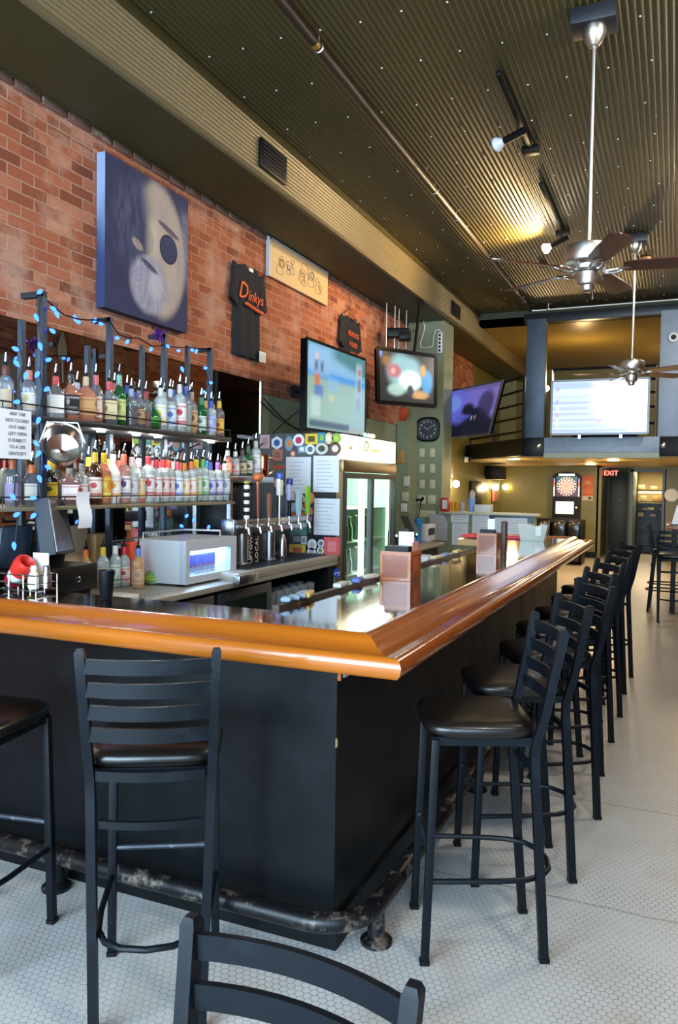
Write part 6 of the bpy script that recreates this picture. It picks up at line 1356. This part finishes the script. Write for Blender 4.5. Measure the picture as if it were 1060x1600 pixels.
# electronic dartboard
dm = thing('dart_machine', 'black electronic dartboard machine with lit board and screen on the back wall', 'dart machine', (-2.26, 18.0, 0))
a, c_ = at(863, 812, Y=17.9), at(908, 738, Y=17.9); xa, xb, za, zb_ = a.x, c_.x, a.z, c_.z; W_ = xb-xa; xm = (xa+xb)/2
MB().prism([(xa, 17.9, 0), (xb, 17.9, 0), (xb, 17.9, zb_-.07), (xb-.08, 17.9, zb_-.02), (xm, 17.9, zb_+.015), (xa+.08, 17.9, zb_-.02), (xa, 17.9, zb_-.07)], (0, .19, 0)).build('cabinet', M['black'], dm, world=True)
zc = at(884, 760, Y=17.9).z; r_ = .175
def dart(u, v):
    x, y = (u-.5)*2, (v-.5)*2; r = math.hypot(x, y)*1.28; a_ = math.atan2(x, y); s_ = int((a_/(2*PI)*20+20.5)) % 20
    if r > 1.0:
        if 1.06 < r < 1.2 and abs(((a_/(2*PI)*20+20.5) % 1)-.5) < .22: return srgb('#f0e8c8')
        return lerp3(srgb('#123a2c'), srgb('#40181c'), sm(.2, -.3, y)) if abs(x) < .98 else (.02, .02, .02)
    if r < .07: return srgb('#c03030')
    c = srgb('#e8a088') if s_ % 2 else srgb('#d87860')
    if .52 < r < .60 or .92 < r: c = srgb('#3a1c1c') if s_ % 2 else srgb('#e8b8a0')
    if .70 < r < .86 and s_ % 2 == 0 and abs(((a_/(2*PI)*20+20.5) % 1)-.5) < .2: c = srgb('#401818')
    if abs(((a_/(2*PI)*20+20.5) % 1)-.5) > .44: c = srgb('#6a4038')
    return c
hw_ = r_*1.28
MB().sheet(lambda u, v: (xm-hw_+2*hw_*u, 17.893, zc-hw_+2*hw_*v), 90, 90, dart).build('dart_board', painted('lit_dartboard', .4, 1.3), dm, world=True, fixn=False)
MB().bx(xm-.17, xm+.17, 17.885, 17.893, zb_-.075, zb_-.04).build('marquee_light', glow('marquee_glow', (.75, 1, .85), 3), dm, world=True)
def strip(u, v): return lerp3(srgb('#f0f0f8'), srgb('#e05030'), sm(.4, .6, v)) if v < .7 else lerp3(srgb('#e05030'), srgb('#3060e0'), sm(.7, 1, v))
st = painted('lit_strip', .4, 1.6)
for s_ in (-1, 1): MB().sheet(lambda u, v, s_=s_: (xm+s_*.265-.012+.024*u, 17.89, zc-.22+.40*v), 2, 14, strip).build('side_light', st, dm, world=True, fixn=False)
a, c_ = at(868.5, 802.5, Y=17.88), at(897, 784, Y=17.88)
MB().sheet(lambda u, v: (a.x+(c_.x-a.x)*u, 17.89, a.z+(c_.z-a.z)*v), 20, 12, lambda u, v: lerp3(lerp3(srgb('#d8e8a8'), srgb('#f8fcf0'), sm(.2, .6, v)), srgb('#6a9ab8'), .5*(1 if ell(u, v, .35, .25, .1, .12) < 1 else 0))).build('score_screen', painted('score_picture', .3, 1.4), dm, world=True, fixn=False)
MB().lathe([(.018, 0), (.018, .008)], at(901, 793, Y=17.9), 12, 'Y').build('start_button', glow('orange_button', (1, .6, .15), 2.5), dm, world=True)
# orange poster
a, c_ = at(910, 782, Y=18.08), at(928, 743, Y=18.08)
def post(u, v):
    c = lerp3(srgb('#a84828'), srgb('#c86a40'), vn(u*6, v*8, 3)); c = lerp3(c, srgb('#e0b090'), .7 if (.62 < v < .78 and .1 < u < .75 and int(u*14) % 2) else 0); c = lerp3(c, srgb('#d8a080'), .4 if int(v*30) % 3 == 1 and .25 < v < .55 else 0)
    return lerp3(c, srgb('#b8b0b0') if not ell(u, v, .7, .1, .2, .05) < 1 else srgb('#302c30'), 1 if v < .19 else 0)
o = MB().sheet(lambda u, v: (a.x+(c_.x-a.x)*u, 18.085, a.z+(c_.z-a.z)*v), 24, 36, post).build('poster', M['paint'], fixn=False); tag(o, 'orange poster with a white foot, right of the dart machine', 'poster')
# exit sign
p = at(955, 739.5, Y=18.3); t = thing('exit_sign', 'glowing red exit sign over the dark recess in the back wall', 'sign', tuple(p))
MB().box((p.x, 18.36, p.z), (.34, .05, .18), bev=.006).tube([(p.x, 18.36, p.z+.09), (p.x, 18.36, 2.03)], .01, 6).build('sign_box', M['black'], t, world=True)
words('EXIT', .15, (p.x, 18.325, p.z), (1, 0, 0), (0, 0, 1), glow('red_letters', (1, .06, .04), 7), t, 'sign_lettering', .004)
# black leather booth
bo = thing('booth_bench', 'black padded leather booth under the dart machine', 'booth', (-2.4, 16.8, 0))
a, c_ = at(838, 845, Y=16.6), at(911, 812, Y=16.6); zt_ = c_.z
for k in range(3):
    x0 = a.x+(c_.x-a.x)*k/3; x1 = a.x+(c_.x-a.x)*(k+1)/3
    MB().bx(x0+.01, x1-.01, 16.55, 16.75, .45, zt_-.03, bev=.05).build('back_cushion', M['leather'], bo, world=True)
MB().bx(a.x-.04, c_.x+.03, 16.72, 16.82, 0, zt_, bev=.01).bx(c_.x, c_.x+.04, 16.2, 16.8, 0, zt_, bev=.01).build('frame', M['black'], bo, world=True)
MB().bx(a.x, c_.x, 16.15, 16.6, .05, .46, bev=.04).build('seat', M['leather'], bo, world=True)
# kitchen pass: shelves with lit goods
kp = thing('kitchen_shelves', 'dark steel shelving with lit pans and boxes seen through the kitchen doorway', 'shelves', (-.55, 20.3, 0))
X0, X1 = -.92, -.2
b = MB()
for z in (.14, .5, .86, 1.02, 1.22, 1.5): b.bx(X0, X1, 19.9, 20.3, z, z+.025)
b.bx(X0, X0+.04, 19.9, 20.3, 0, 1.9).bx(X1-.04, X1, 19.9, 20.3, 0, 1.9); b.build('shelf_frame', M['dark'], kp, world=True)
MB().bx(X0+.04, X1-.04, 20.28, 20.3, .03, 1.2).build('back_sheet', M['dark'], kp, world=True)
random.seed(9)
for k in range(11):
    z, h = ((1.525, .14), (1.245, .18), (1.045, .06), (.885, .1))[k % 4]; x = X0+.1+.17*(k//4)*1.3+.05*(k % 3)
    c2_ = ('#d8b070', '#e8d8a8', '#b0a090', '#c0a888', '#d09868')[k % 5]
    o = MB().bx(x, x+.14, 19.95, 20.15, z, z+h*random.uniform(.6, 1), bev=.006).build('storage_tub', flat('tub_%d' % (k % 5), c2_, .5)); tag(o, f'pale storage tub on the kitchen shelving, {("upper", "bright middle", "lower", "bottom")[k % 4]} shelf, {nth(k//4)} from left', 'tub', 'tubs on the kitchen shelves')
area('kitchen_strip_light', (-.5, 19.9, 1.95), (0, 0, 0), .5, .3, 26, (1, .85, .55))
MB().box((-.56, 19.9, 1.46), (.5, .04, .03)).build('under_shelf_lamp', glow('kitchen_lamp', (1, .82, .5), 6), kp, world=True)
# mezzanine: railings and warm lamps
def railing(label, path_pts, heights, posts):
    t = thing('railing', label, 'railing', tuple(path_pts[0])); a_, b_ = Vector(path_pts[0]), Vector(path_pts[1])
    for z in heights: MB().tube([(a_.x, a_.y, z), (b_.x, b_.y, z)], .021, 10).build('rail', M['black'], t, world=True)
    for f_ in posts:
        p = a_.lerp(b_, f_); MB().tube([(p.x, p.y, 2.3), (p.x, p.y, heights[-1])], .024, 10).build('post', M['nickel'] if f_ in (0, 1) and label.startswith('black pipe railing behind') else M['dark'], t, world=True)
railing('black pipe railing running diagonally along the left side of the mezzanine', ((-2.30, 12.85, 2.3), (XL+.05, 14.9, 2.3)), (2.45, 2.68, 2.90, 3.12, 3.34), (0, .5, 1))
railing('black pipe railing behind the bright screen between the mezzanine columns', ((-1.86, 12.85, 2.3), (-.31, 12.85, 2.3)), (2.55, 2.8, 3.02, 3.22, 3.42), (0, 1))
p = at(854, 607, Y=13.2); t = thing('globe_light', 'small glowing globe light on the mezzanine beside the blue-grey column', 'lamp', tuple(p))
MB().ball(p, .05, 16).build('globe', M['bulb'], t, world=True); MB().tube([p, (p.x, p.y, 2.28)], .012, 8).build('stem', M['black'], t, world=True)
point('mezzanine_lamp', (-1.6, 14.6, 3.5), 34, WARM, .08); point('mezzanine_lamp', (.3, 16.0, 3.5), 26, WARM, .08)
tag(MB().bx(-1.6, -.6, 13.4, 13.9, 2.285, 2.95, bev=.02).build('stacked_furniture', M['black']), 'dark furniture standing on the mezzanine behind the bright screen', 'furniture')
# lights under the mezzanine
for x, y in ((-2.6, 13.7), (-1.0, 14.2), (.8, 14.0), (-1.6, 16.6)):
    o = MB().lathe([(.09, -.012), (.10, 0)], (x, y, 2.03), 20).build('ceiling_light', glow('recessed_glow', (1, .8, .45), 7)); tag(o, {-2.6: 'recessed light under the mezzanine nearest the olive wall', -1.0: 'recessed light under the mezzanine behind the centre beam', .8: 'recessed light under the mezzanine on the far right', -1.6: 'recessed light under the mezzanine in front of the dart machine'}[x], 'light', 'recessed lights under the mezzanine')
    l = area('under_mezzanine_lamp', (x, y, 2.0), (0, 0, 0), .2, .2, 22, WARM)
    point('under_mezzanine_glow', (x, y, 1.86), 6, WARM, .08)
